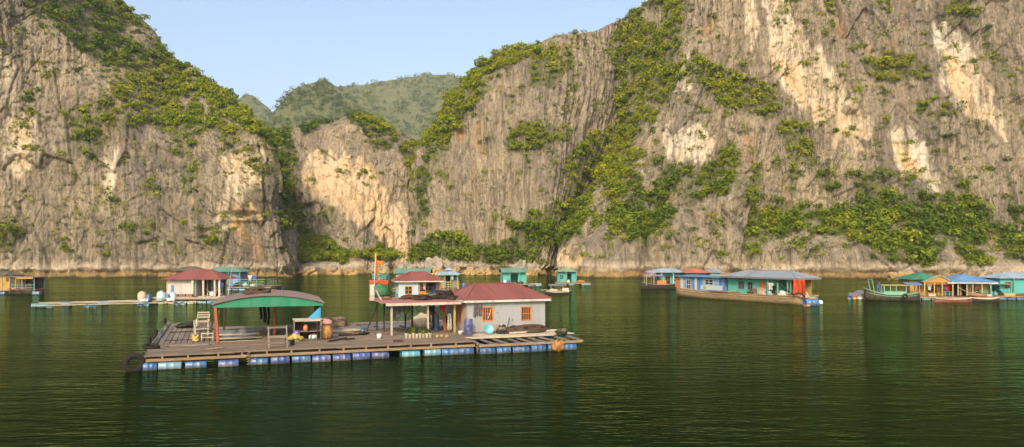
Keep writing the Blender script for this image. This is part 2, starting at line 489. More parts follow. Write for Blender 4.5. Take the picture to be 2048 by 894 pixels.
OCHRE = {
 'left': [[(26,236),(64,236),(58,320),(34,340)], [(205,190),(236,185),(240,212),(205,210)], [(440,428),(522,424),(524,442),(445,442)]],
 'mid': [[(688,300),(742,330),(782,390),(834,460),(838,508),(790,515),(768,470),(700,442),(650,420),(612,382),(600,330),(640,312)], [(760,400),(836,470),(838,515),(775,515)]],
 'right': [[(1545,110),(1590,110),(1640,200),(1735,260),(1735,276),(1690,268),(1640,240),(1600,212)], [(1885,100),(1920,120),(1960,220),(2005,262),(1960,250),(1900,180)], [(1640,250),(1700,262),(1730,300),(1660,290)], [(1780,280),(1820,300),(1850,360),(1810,350)], [(1225,455),(1262,460),(1258,490),(1232,486)], [(1110,500),(1170,500),(1160,530),(1110,535)]],
}

SITES = {}
def cliff(name, key, cols, nrow, ncol, seed, label, flute=1.0, extra=None, fullveg=False, back=(26, -3, 70, -45)):
    G, a = sheet(cols, nrow, ncol, back=back)
    G2, d = rock_relief(G, a, seed, flute, extra, (lambda p: 1.0 - 0.6 * sstep(1150, 1350, p)) if key == 'right' else None)
    px, py = project(G2)
    j1 = 14 * fbm(a / 5, G2[..., 2] / 5, seed + 20, 3); j2 = 12 * fbm(a / 5, G2[..., 2] / 5, seed + 30, 3)
    jx, jy = px + j1, py + j2
    veg = poly_any(jx, jy, VEG.get(key, [])) & ~poly_any(jx, jy, VEG.get(key + '_bare', []))
    if fullveg:
        veg = np.ones(px.shape, bool)
    st = np.zeros(G2.shape)
    jy2 = py + 30 * fbm(a / 1.6, G2[..., 2] / 20, seed + 40, 2); jx2 = px + 8 * fbm(a / 2, G2[..., 2] / 8, seed + 41, 2)
    st[..., 0] = poly_any(jx2, jy2, PALE.get(key, []))
    st[..., 1] = poly_any(jx2, jy2, OCHRE.get(key, []))
    st[..., 2] = veg * (0.8 if fullveg else 0.45)
    for k in range(3):                                   # soften the stain edges a little
        s = st.copy()
        s[1:-1, 1:-1] = (st[:-2, 1:-1] + st[2:, 1:-1] + st[1:-1, :-2] + st[1:-1, 2:] + 2 * st[1:-1, 1:-1]) / 6
        st = s
    nc, nr = px.shape
    me = np_mesh(name, G2.reshape(-1, 3), grid_faces(nc, nr), MATS['limestone'], False, {'stain': st.reshape(-1, 3)})
    o = tag(link(name, me), label, 'cliff', kind='structure')
    nn = grid_normals(G2)
    cell = np.linalg.norm(np.cross(np.gradient(G2, axis=0), np.gradient(G2, axis=1)), axis=2)
    up = np.clip(nn[..., 2], 0, 1)
    SITES[name] = dict(P=G2, n=nn, veg=veg, area=cell, up=up, px=px, py=py, d=d)
    return o

def col(*p):
    return list(p)

LEFT = [
 col((-420,560,176),(-420,200,182),(-420,-300,192),(-420,-700,235)),
 col((-200,558,190),(-200,200,196),(-200,-200,206),(-200,-430,245)),
 col((0,555,202),(0,300,206),(0,-60,214),(0,-230,250)),
 col((120,554,206),(118,300,210),(110,60,220),(130,-130,258)),
 col((230,553,208),(226,350,212),(220,190,220),(240,-6,256)),
 col((340,553,209),(335,400,213),(330,285,219),(330,98,252)),
 col((440,553,210),(438,400,213),(430,275,219),(420,162,244)),
 col((520,553,211),(512,400,214),(500,260,218),(490,226,232)),
 col((566,552,213),(548,400,216),(532,290,219),(516,252,232)),
 col((584,551,217),(564,410,221),(552,345,224),(540,300,238)),
 col((590,549,232),(572,420,236),(562,370,240),(556,330,252)),
 col((598,548,262),(590,440,266),(580,400,268),(575,365,280)),
]
MID = [
 col((520,545,262),(525,400,268),(530,300,276),(520,280,292)),
 col((575,546,240),(580,470,262),(585,330,268),(590,275,274),(580,258,290)),
 col((620,547,236),(625,480,258),(628,350,266),(630,258,274),(630,243,290)),
 col((680,547,240),(684,515,252),(690,380,264),(690,245,276),(690,229,292)),
 col((730,547,248),(735,400,262),(740,300,272),(745,250,280),(745,234,296)),
 col((780,547,254),(785,420,266),(790,330,272),(800,285,282),(810,266,298)),
 col((830,547,258),(832,420,268),(836,350,274),(845,310,284),(865,290,302)),
 col((890,547,275),(890,400,285),(890,320,295),(900,290,305),(930,270,330)),
]
RIGHT = [
 col((826,546,262),(836,400,266),(840,345,270),(842,322,288)),
 col((850,548,246),(850,420,251),(850,305,257),(853,285,276)),
 col((890,548,241),(890,400,245),(886,252,252),(884,224,268)),
 col((940,548,238),(938,350,243),(933,186,251),(930,158,266)),
 col((990,548,236),(990,300,243),(988,140,250),(988,106,264)),
 col((1040,549,234),(1050,300,241),(1060,120,250),(1062,88,262)),
 col((1072,549,234),(1090,380,238),(1112,200,246),(1124,64,257)),
 col((1084,549,236),(1108,460,241),(1150,300,248),(1172,150,256),(1180,62,266)),
 col((1096,549,246),(1120,480,254),(1182,370,262),(1236,240,269),(1262,100,277),(1270,20,285)),
 col((1106,552,232),(1130,490,236),(1180,395,244),(1264,262,252),(1306,120,259),(1325,-40,270)),
 col((1122,554,217),(1150,478,222),(1196,395,231),(1290,262,240),(1330,120,249),(1350,-40,258),(1360,-200,285)),
 col((1180,556,211),(1190,480,214),(1216,430,222),(1250,360,226),(1336,220,233),(1372,60,241),(1390,-80,250),(1400,-330,295)),
 col((1300,558,206),(1304,470,209),(1320,420,216),(1368,250,222),(1430,50,231),(1450,-150,241),(1460,-420,295)),
 col((1450,559,203),(1455,420,207),(1480,330,214),(1510,200,220),(1545,0,228),(1560,-200,238),(1560,-480,290)),
 col((1500,559,202),(1506,500,204),(1520,420,214),(1550,300,219),(1590,0,229),(1610,-240,238),(1610,-520,288)),
 col((1620,560,200),(1624,490,202),(1640,418,214),(1660,300,219),(1700,0,228),(1710,-260,238),(1710,-560,285)),
 col((1760,560,197),(1764,500,199),(1775,415,211),(1785,300,215),(1810,0,225),(1820,-280,236),(1820,-600,280)),
 col((1900,561,193),(1904,520,195),(1915,410,207),(1920,300,211),(1935,0,221),(1940,-300,232),(1940,-640,275)),
 col((2060,562,188),(2062,540,190),(2070,460,203),(2072,300,208),(2080,0,217),(2085,-300,228),(2085,-660,272)),
 col((2260,564,182),(2262,400,192),(2270,100,204),(2275,-300,222),(2275,-660,265)),
 col((2560,566,174),(2562,400,184),(2570,100,196),(2575,-300,214),(2575,-660,255)),
]
def mid_extra(px, py):
    # slab above the diagonal overhang stands proud of the pale scar below it
    t = (px - 735) * (480 - 325) - (py - 325) * (838 - 735)
    dist = t / math.hypot(155, 103)
    inside = (px > 728) & (py > 300) & (py < 520)
    return np.where(inside, 3.0 * sstep(-3, 3, dist) - 1.2, 0.0)
def left_extra(px, py):
    # cave ledge on the right part of the left face, and the leaning dark cleft
    cave = np.exp(-((px - 487) / 34.0) ** 2 - ((py - 429) / 5.0) ** 2)
    ledge = np.exp(-((px - 487) / 40.0) ** 2 - ((py - 441) / 4.0) ** 2)
    x0 = 175 + (py - 400) * 0.26
    cleft = np.exp(-((px - x0) / 5.0) ** 2) * sstep(395, 430, py)
    x1 = 560 + (py - 320) * 0.05
    return -3.2 * cave + 1.2 * ledge + 1.6 * cleft * (py < 560)
def right_extra(px, py):
    # boulder stuck in the pale scar; steps between the lower buttresses
    bo = np.clip(1 - ((px - 1697) / 20.0) ** 2 - ((py - 218) / 14.0) ** 2, 0, 1) ** 0.5
    g = 0.0
    for x0, w in ((1158, 7), (1283, 5), (1487, 9), (1110, 8)):
        g = g - 3.0 * np.exp(-((px - x0 - (545 - py) * 0.12) / w) ** 2) * sstep(420, 480, py)
    return 2.4 * bo + g
cliff('cliff_left', 'left', LEFT, 300, 560, 100, 'tall tan limestone cliff with green crown at left', 0.75, left_extra)
cliff('cliff_middle', 'mid', MID, 220, 300, 200, 'set back limestone cliff with pale ochre scar', 0.7, mid_extra)
cliff('cliff_right', 'right', RIGHT, 300, 1250, 300, 'high fluted grey limestone wall with green gullies at right', 1.15, right_extra)

FAR_A = [col((x, 540, 760), (x + 4, (540 + y) / 2, 800), (x + 6, y, 880)) for x, y in
         ((470, 330), (510, 280), (545, 215), (575, 183), (605, 165), (640, 158), (672, 172), (700, 200), (740, 240), (790, 270), (850, 300))]
FAR_B = [col((x, 540, 1150), (x, (540 + y) / 2, 1220), (x, y, 1370)) for x, y in
         ((600, 260), (640, 200), (680, 172), (720, 168), (760, 161), (810, 152), (860, 147), (905, 148), (935, 158), (980, 190), (1040, 240))]
FAR_C = [col((x, 540, 1250), (x, (540 + y) / 2, 1300), (x, y, 1400)) for x, y in
         ((420, 300), (455, 230), (475, 200), (492, 186), (505, 187), (520, 200), (536, 212), (560, 250), (600, 320))]
cliff('hill', 'far', FAR_A, 150, 190, 400, 'rounded green hill behind the middle cliff', 0.6, None, True)
cliff('hill_far', 'far', FAR_B, 150, 190, 500, 'long hazy green ridge behind the rounded hill', 0.6, None, True)
cliff('hill_peak', 'far', FAR_C, 120, 120, 600, 'small hazy peak beyond the left cliff', 0.9, None, True)

# ------------------------------------------------------------------ vegetation
def pick_sites(S, w, n, rg):
    p = (w * S['area']).ravel()
    p = p / p.sum()
    return rg.choice(p.size, n, replace=False, p=p)

lone = []                                                # the bushes that stand alone: objects of their own
def plant(name, n_mass, n_scatter, smin, smax, rg, label, zone):
    S = SITES[name]
    P = S['P'].reshape(-1, 3); nn = S['n'].reshape(-1, 3)
    vis = (S['px'] > -60) & (S['px'] < 2110) & (S['py'] > -40) & (S['P'][..., 2] > 3.0)
    face = np.clip(-(S['n'] * S['P']).sum(2) / np.linalg.norm(S['P'], axis=2), 0.0, 1) > 0.03
    vis = vis & face
    clump = 0.5 + 0.5 * sstep(-0.25, 0.2, fbm(S['px'] / 30, S['py'] / 30, 77, 3))
    low = 1 + 1.5 * ((S['P'][..., 2] < 16) & (S['px'] > 560) & (S['px'] < 1100))
    i = pick_sites(S, S['veg'] * vis * clump * low * (0.35 + S['up']), n_mass, rg)
    sz = (smin * 0.7 + (smax * 1.15 - smin * 0.7) * rg.random(n_mass) ** 1.4) * np.where(rg.random(n_mass) < 0.06, 1.5, 1.0)
    pts = P[i] + nn[i] * (0.30 * sz)[:, None] + np.array([0, 0, 0.3])
    sz = np.where((P[i, 2] < 22) & (S['px'].ravel()[i] > 560), sz * 1.2, sz)
    tint = np.clip(0.40 - 0.10 * (zone == 'right') - 0.18 * (P[i, 2] < 30) + 0.16 * (P[i, 2] > 40) + 0.33 * fbm(P[i, 0] / 14, P[i, 2] / 14, 31, 2) + rg.normal(size=n_mass) * 0.14, 0.02, 0.82)
    me = bush_mass('cliff_greenery', pts, sz, tint, M_LEAF, PROTOS, rg)
    tag(link('cliff_greenery', me), label, 'greenery', kind='stuff')
    # low filler scrub between the larger bushes
    nf = int(n_mass * 0.75)
    i = pick_sites(S, S['veg'] * vis, nf, rg)
    tint = np.clip(0.30 + 0.3 * fbm(P[i, 0] / 14, P[i, 2] / 14, 31, 2) + rg.normal(size=nf) * 0.12, 0.02, 0.8)
    me = bush_mass('cliff_scrub', P[i] + nn[i] * 0.2, rg.uniform(0.6, 1.3, nf), tint, M_LEAF, FAR_PROTOS, rg)
    tag(link('cliff_scrub', me), 'low green scrub between the bushes of the ' + zone + ' cliff', 'greenery', kind='stuff')
    # scattered: ledges and cracks
    crack = sstep(0.1, 0.4, fbm(S['px'] / 26, S['py'] / 44, 91, 3)) + 0.12
    i = pick_sites(S, (~S['veg']) * vis * crack * (0.05 + S['up']) * (S['P'][..., 2] > 5), n_scatter, rg)
    sz = 0.35 + 1.15 * rg.random(n_scatter) ** 2.2
    for k, s in zip(i, sz):
        lone.append((s, P[k] + nn[k] * 0.15, zone))
vrg = np.random.default_rng(21)
plant('cliff_left', 1250, 1100, 1.1, 2.3, vrg, 'mass of yellow green bushes over the crown of the left cliff', 'left')
plant('cliff_middle', 800, 220, 1.1, 2.3, vrg, 'dark green bushes along the middle cliff and the slope at its foot', 'middle')
plant('cliff_right', 3300, 2500, 1.1, 2.4, vrg, 'belts of green bushes in the gullies and ledges of the right cliff', 'right')
for nm, n, lab in (('hill', 1900, 'green scrub covering the rounded hill'), ('hill_far', 2300, 'hazy green scrub covering the long far ridge'), ('hill_peak', 420, 'sparse green scrub on the small far peak')):
    S = SITES[nm]
    P = S['P'].reshape(-1, 3)
    face = -(S['n'] * S['P']).sum(2) > 0
    vis = face * (S['P'][..., 2] > 25) * (0.12 + sstep(-0.25, 0.15, fbm(S['px'] / 16, S['py'] / 16, 61, 3)) + 0.15)
    i = pick_sites(S, vis, n, vrg)
    tint = np.clip(0.5 + 0.4 * fbm(P[i, 0] / 25, P[i, 2] / 25, 33, 2) + vrg.normal(size=n) * 0.15, 0, 0.97)
    me = bush_mass('hill_scrub', P[i] + np.array([0, -0.5, 1.2]), vrg.uniform(1.6, 3.6, n) * {'hill': 1.9, 'hill_far': 2.5, 'hill_peak': 2.4}[nm], tint, M_FAR, FAR_PROTOS, vrg)
    tag(link('hill_scrub', me), lab, 'greenery', kind='stuff')

lone.sort(key=lambda t: -t[0])
F = None
LONE_ME = []
for v, sh in PROTOS[:7]:
    T = np.zeros((len(v), 2)); T[:, 1] = sh
    LONE_ME.append(np_mesh('cliff_bush', v, np.arange(len(v)).reshape(-1, 4), M_LEAF, False, {'tint': T}))
LB = {'left': ('small lone bush rooted in the bare rock of the left cliff', 'lone bushes on the left cliff'),
      'middle': ('small lone bush rooted in the bare rock of the middle cliff', 'lone bushes on the middle cliff'),
      'right': ('small lone bush rooted in the bare rock of the right cliff', 'lone bushes on the right cliff')}
MARKS = {'left': [((40, 290), 'by the pale scar near the left edge'), ((150, 60), 'high under the green crown'), ((90, 440), 'low above the tide band at far left'), ((240, 380), 'in the middle of the bare face'), ((300, 490), 'low above the walkway tanks'), ((400, 420), 'above the left red roofed house'), ((480, 340), 'on the pale upper corner'), ((500, 470), 'below the small orange cave ledge'), ((300, 120), 'on the steep upper slope'), ((560, 450), 'on the right edge of the face')],
 'middle': [((640, 340), 'on the upper ochre scar'), ((700, 460), 'low under the ochre scar'), ((800, 350), 'under the diagonal overhang'), ((760, 280), 'on the brow over the scar'), ((600, 300), 'beside the left cliff gap')],
 'right': [((880, 420), 'on the fluted face at its left edge'), ((960, 250), 'on the upper fluted face'), ((1000, 400), 'on the lower fluted face'), ((1120, 180), 'under the jagged summit'), ((1150, 300), 'left of the green gully'), ((1250, 420), 'on the low buttress over the small teal hut'), ((1400, 500), 'low above the barge'), ((1420, 280), 'by the white grey patch'), ((1500, 90), 'left of the long pale streak'), ((1640, 180), 'in the long pale streak'), ((1600, 330), 'below the long pale streak'), ((1720, 330), 'over the green belt'), ((1780, 60), 'high between the two pale streaks'), ((1830, 290), 'by the lower pale patch'), ((1950, 180), 'on the right pale streak'), ((2010, 330), 'near the right edge above the belt'), ((1660, 520), 'low under the green belt'), ((1900, 520), 'low over the blue roofed hall'), ((2000, 60), 'high at the right edge'), ((1300, 100), 'beside the top of the green gully')]}
def bush_label(p, s, zone):
    bx = 1024 + p[0] / p[1] * FPX; by = PYH - (p[2] - CAM_H) / p[1] * FPX
    m_ = min(MARKS[zone], key=lambda q: (q[0][0] - bx) ** 2 + (q[0][1] - by) ** 2)
    side = ('upper' if by < m_[0][1] else 'lower') + (' right' if bx > m_[0][0] else ' left')
    return '%s %s cliff bush %s, %s' % ('large' if s > 0.95 else ('middling' if s > 0.7 else 'small'), zone, m_[1], side)
for k, (s, p, zone) in enumerate(lone[:280]):
    o = link('cliff_bush', LONE_ME[k % 7], None, p, (0, 0, rnd.uniform(0, 6.28)))
    s2 = 0.75 + 0.85 * s
    o.scale = (s2, s2, s2 * rnd.uniform(0.8, 1.2))
    tag(o, bush_label(p, s, zone), 'bush', LB[zone][1])
rest = lone[280:]
pts = np.array([r[1] for r in rest]); sz = np.array([r[0] * 1.15 + 0.3 for r in rest])
me = bush_mass('cliff_tufts', pts, sz, vrg.uniform(0.2, 0.9, len(rest)), M_LEAF, FAR_PROTOS, vrg)
tag(link('cliff_tufts', me), 'scattered small green tufts in cracks of the cliffs', 'greenery', kind='stuff')

# ------------------------------------------------------------------ haze
hz = bpy.data.materials.new('haze'); hz.use_nodes = True
nt = hz.node_tree; nt.nodes.clear()
pv = nt.nodes.new('ShaderNodeVolumePrincipled')
pv.inputs['Color'].default_value = (0.86, 0.92, 1.0, 1)
pv.inputs['Density'].default_value = 0.00015
pv.inputs['Anisotropy'].default_value = 0.2
om = nt.nodes.new('ShaderNodeOutputMaterial')
nt.links.new(pv.outputs[0], om.inputs['Volume'])
bm = bmesh.new()
bmesh.ops.create_cube(bm, size=1.0, matrix=Matrix.Translation((0, 1200, 208)) @ Matrix.Diagonal((5400, 3800, 424, 1)))
me = bpy.data.meshes.new('haze'); bm.to_mesh(me); bm.free(); me.materials.append(hz)
tag(link('haze', me), 'thin pale haze in the air over the bay', 'haze', kind='stuff')
# ------------------------------------------------------------------ materials for the things on the water
from mathutils import noise as mnoise

def paint(name, col, rough=0.6, dirt=0.35, dirtcol=(0.16, 0.12, 0.085), vary=0.10, metal=0.0, streak=True, bumpy=0.15):
    m, nt, b = new_mat(name)
    oi = nt.nodes.new('ShaderNodeObjectInfo')
    c = mixc(nt, 1.0, tuple(q * 0.66 for q in col), ramp(nt, [(0, 1 - vary), (1, 1 + vary)], oi.outputs['Random']), 'MULTIPLY')
    n1 = tex_noise(nt, (1, 1, 0.18 if streak else 1), 1.7, 5, 0.65)
    n2 = tex_noise(nt, (1, 1, 1), 7.0, 4, 0.6)
    c = mixc(nt, ramp(nt, [(0.42, 0), (0.64, min(0.9, dirt * 1.7))], n1), c, dirtcol)
    c = mixc(nt, ramp(nt, [(0.50, 0), (0.72, min(0.9, dirt * 1.3))], n2), c, dirtcol)
    nt.links.new(c, b.inputs['Base Color'])
    b.inputs['Roughness'].default_value = rough
    b.inputs['Metallic'].default_value = metal
    b.inputs['Specular IOR Level'].default_value = 0.3
    if bumpy:
        bump(nt, b, n2, bumpy, 0.03)
    return m

def wood(name, col, dark, vary=0.22):
    m, nt, b = new_mat(name)
    oi = nt.nodes.new('ShaderNodeObjectInfo')
    c = mixc(nt, 1.0, col, ramp(nt, [(0, 1 - vary), (1, 1 + vary)], oi.outputs['Random']), 'MULTIPLY')
    g = tex_noise(nt, (0.5, 6, 6), 2.2, 6, 0.65, dist=0.5)
    st = tex_noise(nt, (1, 1, 1), 0.9, 4, 0.6)
    c = mixc(nt, ramp(nt, [(0.38, 0.75), (0.62, 0)], g), c, dark)
    c = mixc(nt, ramp(nt, [(0.5, 0), (0.78, 0.5)], st), c, dark)
    nt.links.new(c, b.inputs['Base Color'])
    b.inputs['Roughness'].default_value = 0.85
    b.inputs['Specular IOR Level'].default_value = 0.2
    bump(nt, b, g, 0.4, 0.02)
    return m

def sheet_metal(name, col, pitch=0.22, dirt=0.3, dirtcol=(0.14, 0.07, 0.045)):
    """profiled roof sheet; ribs follow the 'along' attribute (metres along the eave)"""
    m, nt, b = new_mat(name)
    at = N(nt, 'ShaderNodeAttribute', attribute_name='along')
    w = math_n(nt, 'SINE', math_n(nt, 'MULTIPLY', at.outputs['Fac'], 2 * math.pi / pitch))
    n1 = tex_noise(nt, (1, 1, 1), 0.8, 5, 0.62)
    n2 = tex_noise(nt, (1, 1, 1), 4.0, 5, 0.65)
    # neighbouring sheets have weathered a little differently
    sh = N(nt, 'ShaderNodeTexWhiteNoise', noise_dimensions='1D')
    nt.links.new(math_n(nt, 'FLOOR', math_n(nt, 'DIVIDE', at.outputs['Fac'], 1.02)), sh.inputs['W'])
    c = mixc(nt, 1.0, tuple(q * 0.66 for q in col), ramp(nt, [(0, 0.88), (1, 1.1)], sh.outputs['Value']), 'MULTIPLY')
    c = mixc(nt, ramp(nt, [(0.45, 0), (0.75, dirt)], n1), c, dirtcol)
    c = mixc(nt, ramp(nt, [(0.55, 0), (0.8, dirt)], n2), c, dirtcol)
    nt.links.new(c, b.inputs['Base Color'])
    b.inputs['Roughness'].default_value = 0.5
    b.inputs['Specular IOR Level'].default_value = 0.35
    bump(nt, b, w, 0.5, 0.03)
    return m

def plastic(name, col, rough=0.38):
    m, nt, b = new_mat(name)
    geo = nt.nodes.new('ShaderNodeNewGeometry')
    sx = nt.nodes.new('ShaderNodeSeparateXYZ'); nt.links.new(geo.outputs['Position'], sx.inputs[0])
    oi = nt.nodes.new('ShaderNodeObjectInfo')
    n2 = tex_noise(nt, (1, 1, 1), 3.0, 5, 0.6)
    c = mixc(nt, 1.0, col, ramp(nt, [(0, 0.8), (1, 1.2)], oi.outputs['Random']), 'MULTIPLY')
    c = mixc(nt, ramp(nt, [(0.45, 0), (0.68, 0.6)], n2), c, (0.22, 0.22, 0.20))
    # waterline scum on the floats
    zz = math_n(nt, 'ADD', sx.outputs[2], math_n(nt, 'MULTIPLY', n2, 0.12))
    c = mixc(nt, ramp(nt, [(0.0, 1), (0.10, 0.9), (0.15, 0)], zz), c, (0.10, 0.075, 0.03))
    nt.links.new(c, b.inputs['Base Color'])
    b.inputs['Roughness'].default_value = rough
    return m

def stuff_mat(name, col, dark, scale=14.0, strength=0.9):
    m, nt, b = new_mat(name)
    n1 = tex_noise(nt, (1, 1, 1), scale, 6, 0.75)
    n2 = tex_noise(nt, (1, 1, 1), 1.6, 4, 0.6)
    c = mixc(nt, ramp(nt, [(0.35, 1), (0.65, 0)], n1), col, dark)
    c = mixc(nt, ramp(nt, [(0.4, 0), (0.7, 0.6)], n2), c, dark)
    nt.links.new(c, b.inputs['Base Color'])
    b.inputs['Roughness'].default_value = 0.95
    b.inputs['Specular IOR Level'].default_value = 0.1
    bump(nt, b, n1, strength, 0.06)
    return m

wood('deck_wood', (0.18, 0.137, 0.098), (0.09, 0.066, 0.047))
wood('grey_wood', (0.20, 0.168, 0.138), (0.10, 0.08, 0.065))
wood('beam_wood', (0.33, 0.235, 0.14), (0.14, 0.09, 0.05))
wood('dark_wood', (0.055, 0.042, 0.033), (0.02, 0.016, 0.014))
wood('pale_wood', (0.46, 0.40, 0.31), (0.22, 0.18, 0.13))
wood('hull_wood', (0.46, 0.34, 0.20), (0.17, 0.10, 0.045))
wood('orange_wood', (0.50, 0.185, 0.05), (0.24, 0.085, 0.03))
wood('boat_dark', (0.045, 0.038, 0.032), (0.018, 0.016, 0.014))
paint('white_wall', (0.60, 0.585, 0.56), 0.75, 0.40, (0.30, 0.27, 0.23))
paint('near_white_wall', (0.42, 0.44, 0.475), 0.75, 0.36, (0.22, 0.20, 0.18))
paint('pink_wall', (0.52, 0.42, 0.38), 0.75, 0.35, (0.25, 0.2, 0.16))
paint('cream', (0.66, 0.58, 0.44), 0.7, 0.25)
paint('white_paint', (0.68, 0.66, 0.60), 0.6, 0.25)
paint('teal_wall', (0.095, 0.45, 0.36), 0.7, 0.22, (0.08, 0.25, 0.2))
paint('teal_deep', (0.03, 0.30, 0.20), 0.7, 0.3, (0.05, 0.14, 0.10))
paint('aqua_wall', (0.20, 0.50, 0.50), 0.7, 0.22, (0.15, 0.3, 0.28))
paint('sea_wall', (0.09, 0.42, 0.40), 0.7, 0.2, (0.07, 0.25, 0.24))
paint('pale_blue_wall', (0.45, 0.56, 0.60), 0.7, 0.2, (0.3, 0.36, 0.38))
paint('blue_wall', (0.055, 0.20, 0.50), 0.65, 0.35, (0.30, 0.38, 0.45))
paint('blue_paint', (0.05, 0.22, 0.56), 0.55, 0.25, (0.10, 0.16, 0.25))
paint('sky_paint', (0.18, 0.42, 0.55), 0.6, 0.25)
paint('yellow_wall', (0.48, 0.29, 0.06), 0.7, 0.35, (0.30, 0.17, 0.05))
paint('yellow_paint', (0.60, 0.47, 0.14), 0.6, 0.25)
paint('lime_paint', (0.42, 0.50, 0.16), 0.6, 0.2)
paint('green_gable', (0.012, 0.25, 0.14), 0.55, 0.3, (0.06, 0.18, 0.12))
paint('green_paint', (0.02, 0.22, 0.09), 0.6, 0.3)
paint('mint_paint', (0.20, 0.44, 0.31), 0.6, 0.3, (0.14, 0.2, 0.14))
paint('orange_post', (0.52, 0.115, 0.03), 0.6, 0.35, (0.16, 0.06, 0.03))
paint('orange_paint', (0.60, 0.22, 0.045), 0.6, 0.25, (0.3, 0.12, 0.03))
paint('red_paint', (0.46, 0.04, 0.03), 0.6, 0.3)
paint('dull_red', (0.32, 0.09, 0.06), 0.7, 0.4)
paint('white_metal', (0.62, 0.64, 0.66), 0.4, 0.2)
paint('grey_metal', (0.22, 0.23, 0.24), 0.45, 0.35)
paint('rust_metal', (0.10, 0.065, 0.05), 0.7, 0.5)
paint('inside_shade', (0.022, 0.020, 0.019), 0.8, 0.2)  # near-black colour painted for the shade inside rooms and behind window bars
paint('glass_dark', (0.02, 0.026, 0.03), 0.12, 0.1, bumpy=0)
paint('hull_black', (0.028, 0.028, 0.026), 0.55, 0.4, (0.10, 0.075, 0.05))
paint('hull_red', (0.26, 0.05, 0.035), 0.6, 0.4)
sheet_metal('red_roof', (0.285, 0.085, 0.064), 0.22, 0.4, (0.15, 0.085, 0.06))
sheet_metal('porch_roof', (0.46, 0.155, 0.12), dirt=0.45, dirtcol=(0.26, 0.20, 0.16))
sheet_metal('mauve_roof', (0.30, 0.20, 0.165), 0.16, 0.45)
sheet_metal('green_roof', (0.15, 0.30, 0.22), 0.25, 0.25, (0.16, 0.18, 0.12))
sheet_metal('deep_green_roof', (0.045, 0.24, 0.155), 0.25, 0.2, (0.08, 0.14, 0.10))
sheet_metal('grey_roof', (0.27, 0.32, 0.38), 0.25, 0.2, (0.24, 0.23, 0.22))
sheet_metal('blue_roof', (0.13, 0.27, 0.50), 0.25, 0.2, (0.15, 0.2, 0.27))
sheet_metal('pale_blue_roof', (0.34, 0.45, 0.56), 0.25, 0.25, (0.3, 0.33, 0.35))
sheet_metal('olive_roof', (0.12, 0.125, 0.085), 0.25, 0.3)
sheet_metal('orange_roof', (0.50, 0.17, 0.08), 0.25, 0.25)
sheet_metal('purple_awning', (0.36, 0.27, 0.42), 0.6, 0.25, (0.25, 0.2, 0.25))
sheet_metal('lime_roof', (0.24, 0.36, 0.22), 0.25, 0.2, (0.2, 0.24, 0.15))
plastic('drum_blue', (0.020, 0.095, 0.25)); plastic('drum_light', (0.095, 0.20, 0.28)); plastic('drum_violet', (0.035, 0.06, 0.20)); plastic('drum_cyan', (0.05, 0.24, 0.34))
plastic('barrel_navy', (0.05, 0.06, 0.19)); plastic('tub_cyan', (0.08, 0.30, 0.36)); plastic('tank_pale', (0.34, 0.50, 0.54)); plastic('white_plastic', (0.60, 0.62, 0.62)); plastic('orange_plastic', (0.40, 0.14, 0.03))
plastic('yellow_plastic', (0.36, 0.26, 0.03)); plastic('violet_plastic', (0.10, 0.07, 0.28))
stuff_mat('net', (0.075, 0.058, 0.045), (0.022, 0.018, 0.015)); stuff_mat('net_green', (0.05, 0.06, 0.05), (0.015, 0.018, 0.016)); stuff_mat('net_brown', (0.11, 0.075, 0.055), (0.045, 0.03, 0.022)); stuff_mat('rope', (0.34, 0.26, 0.17), (0.14, 0.10, 0.06), 20)
stuff_mat('rubber', (0.030, 0.028, 0.026), (0.016, 0.015, 0.014), 8, 0.3); stuff_mat('sack', (0.42, 0.22, 0.07), (0.20, 0.10, 0.04), 9, 0.6); stuff_mat('tarp_grey', (0.15, 0.16, 0.19), (0.08, 0.085, 0.10), 2.5, 0.4)
stuff_mat('tarp_blue', (0.06, 0.30, 0.50), (0.035, 0.19, 0.36), 2.5, 0.4); stuff_mat('tarp_red', (0.50, 0.085, 0.03), (0.27, 0.04, 0.02), 2.5, 0.5); stuff_mat('foam', (0.50, 0.42, 0.31), (0.3, 0.24, 0.16), 6, 0.4)
for nm, cc in (('grey', (0.12, 0.115, 0.125)), ('olive', (0.12, 0.125, 0.06)), ('black', (0.02, 0.02, 0.025)), ('red', (0.45, 0.03, 0.03)), ('white', (0.6, 0.58, 0.55)), ('blue', (0.08, 0.14, 0.42)), ('plum', (0.07, 0.03, 0.06)), ('brown', (0.16, 0.10, 0.06)), ('pink', (0.5, 0.25, 0.25)), ('orange', (0.62, 0.20, 0.03))):
    stuff_mat('cloth_' + nm, cc, tuple(v * 0.55 for v in cc), 4, 0.3)
m, nt, b = new_mat('rock')
n1 = tex_noise(nt, (1, 1, 0.5), 1.4, 7, 0.7); n0 = tex_noise(nt, (1, 1, 1), 0.3, 4, 0.6)
c = mixc(nt, ramp(nt, [(0.3, 0), (0.65, 1)], n0), (0.17, 0.148, 0.12), (0.33, 0.285, 0.22))
c = mixc(nt, ramp(nt, [(0.3, 0.85), (0.5, 0)], n1), c, (0.10, 0.088, 0.072))
geo = nt.nodes.new('ShaderNodeNewGeometry'); sx = nt.nodes.new('ShaderNodeSeparateXYZ'); nt.links.new(geo.outputs['Position'], sx.inputs[0])
c = mixc(nt, ramp(nt, [(0.0, 0.9), (0.26, 0.85), (0.32, 0)], math_n(nt, 'MULTIPLY', math_n(nt, 'ADD', sx.outputs[2], n1), 0.12)), c, (0.33, 0.21, 0.07))
nt.links.new(c, b.inputs['Base Color']); b.inputs['Roughness'].default_value = 0.95; bump(nt, b, n1, 1.0, 0.35)

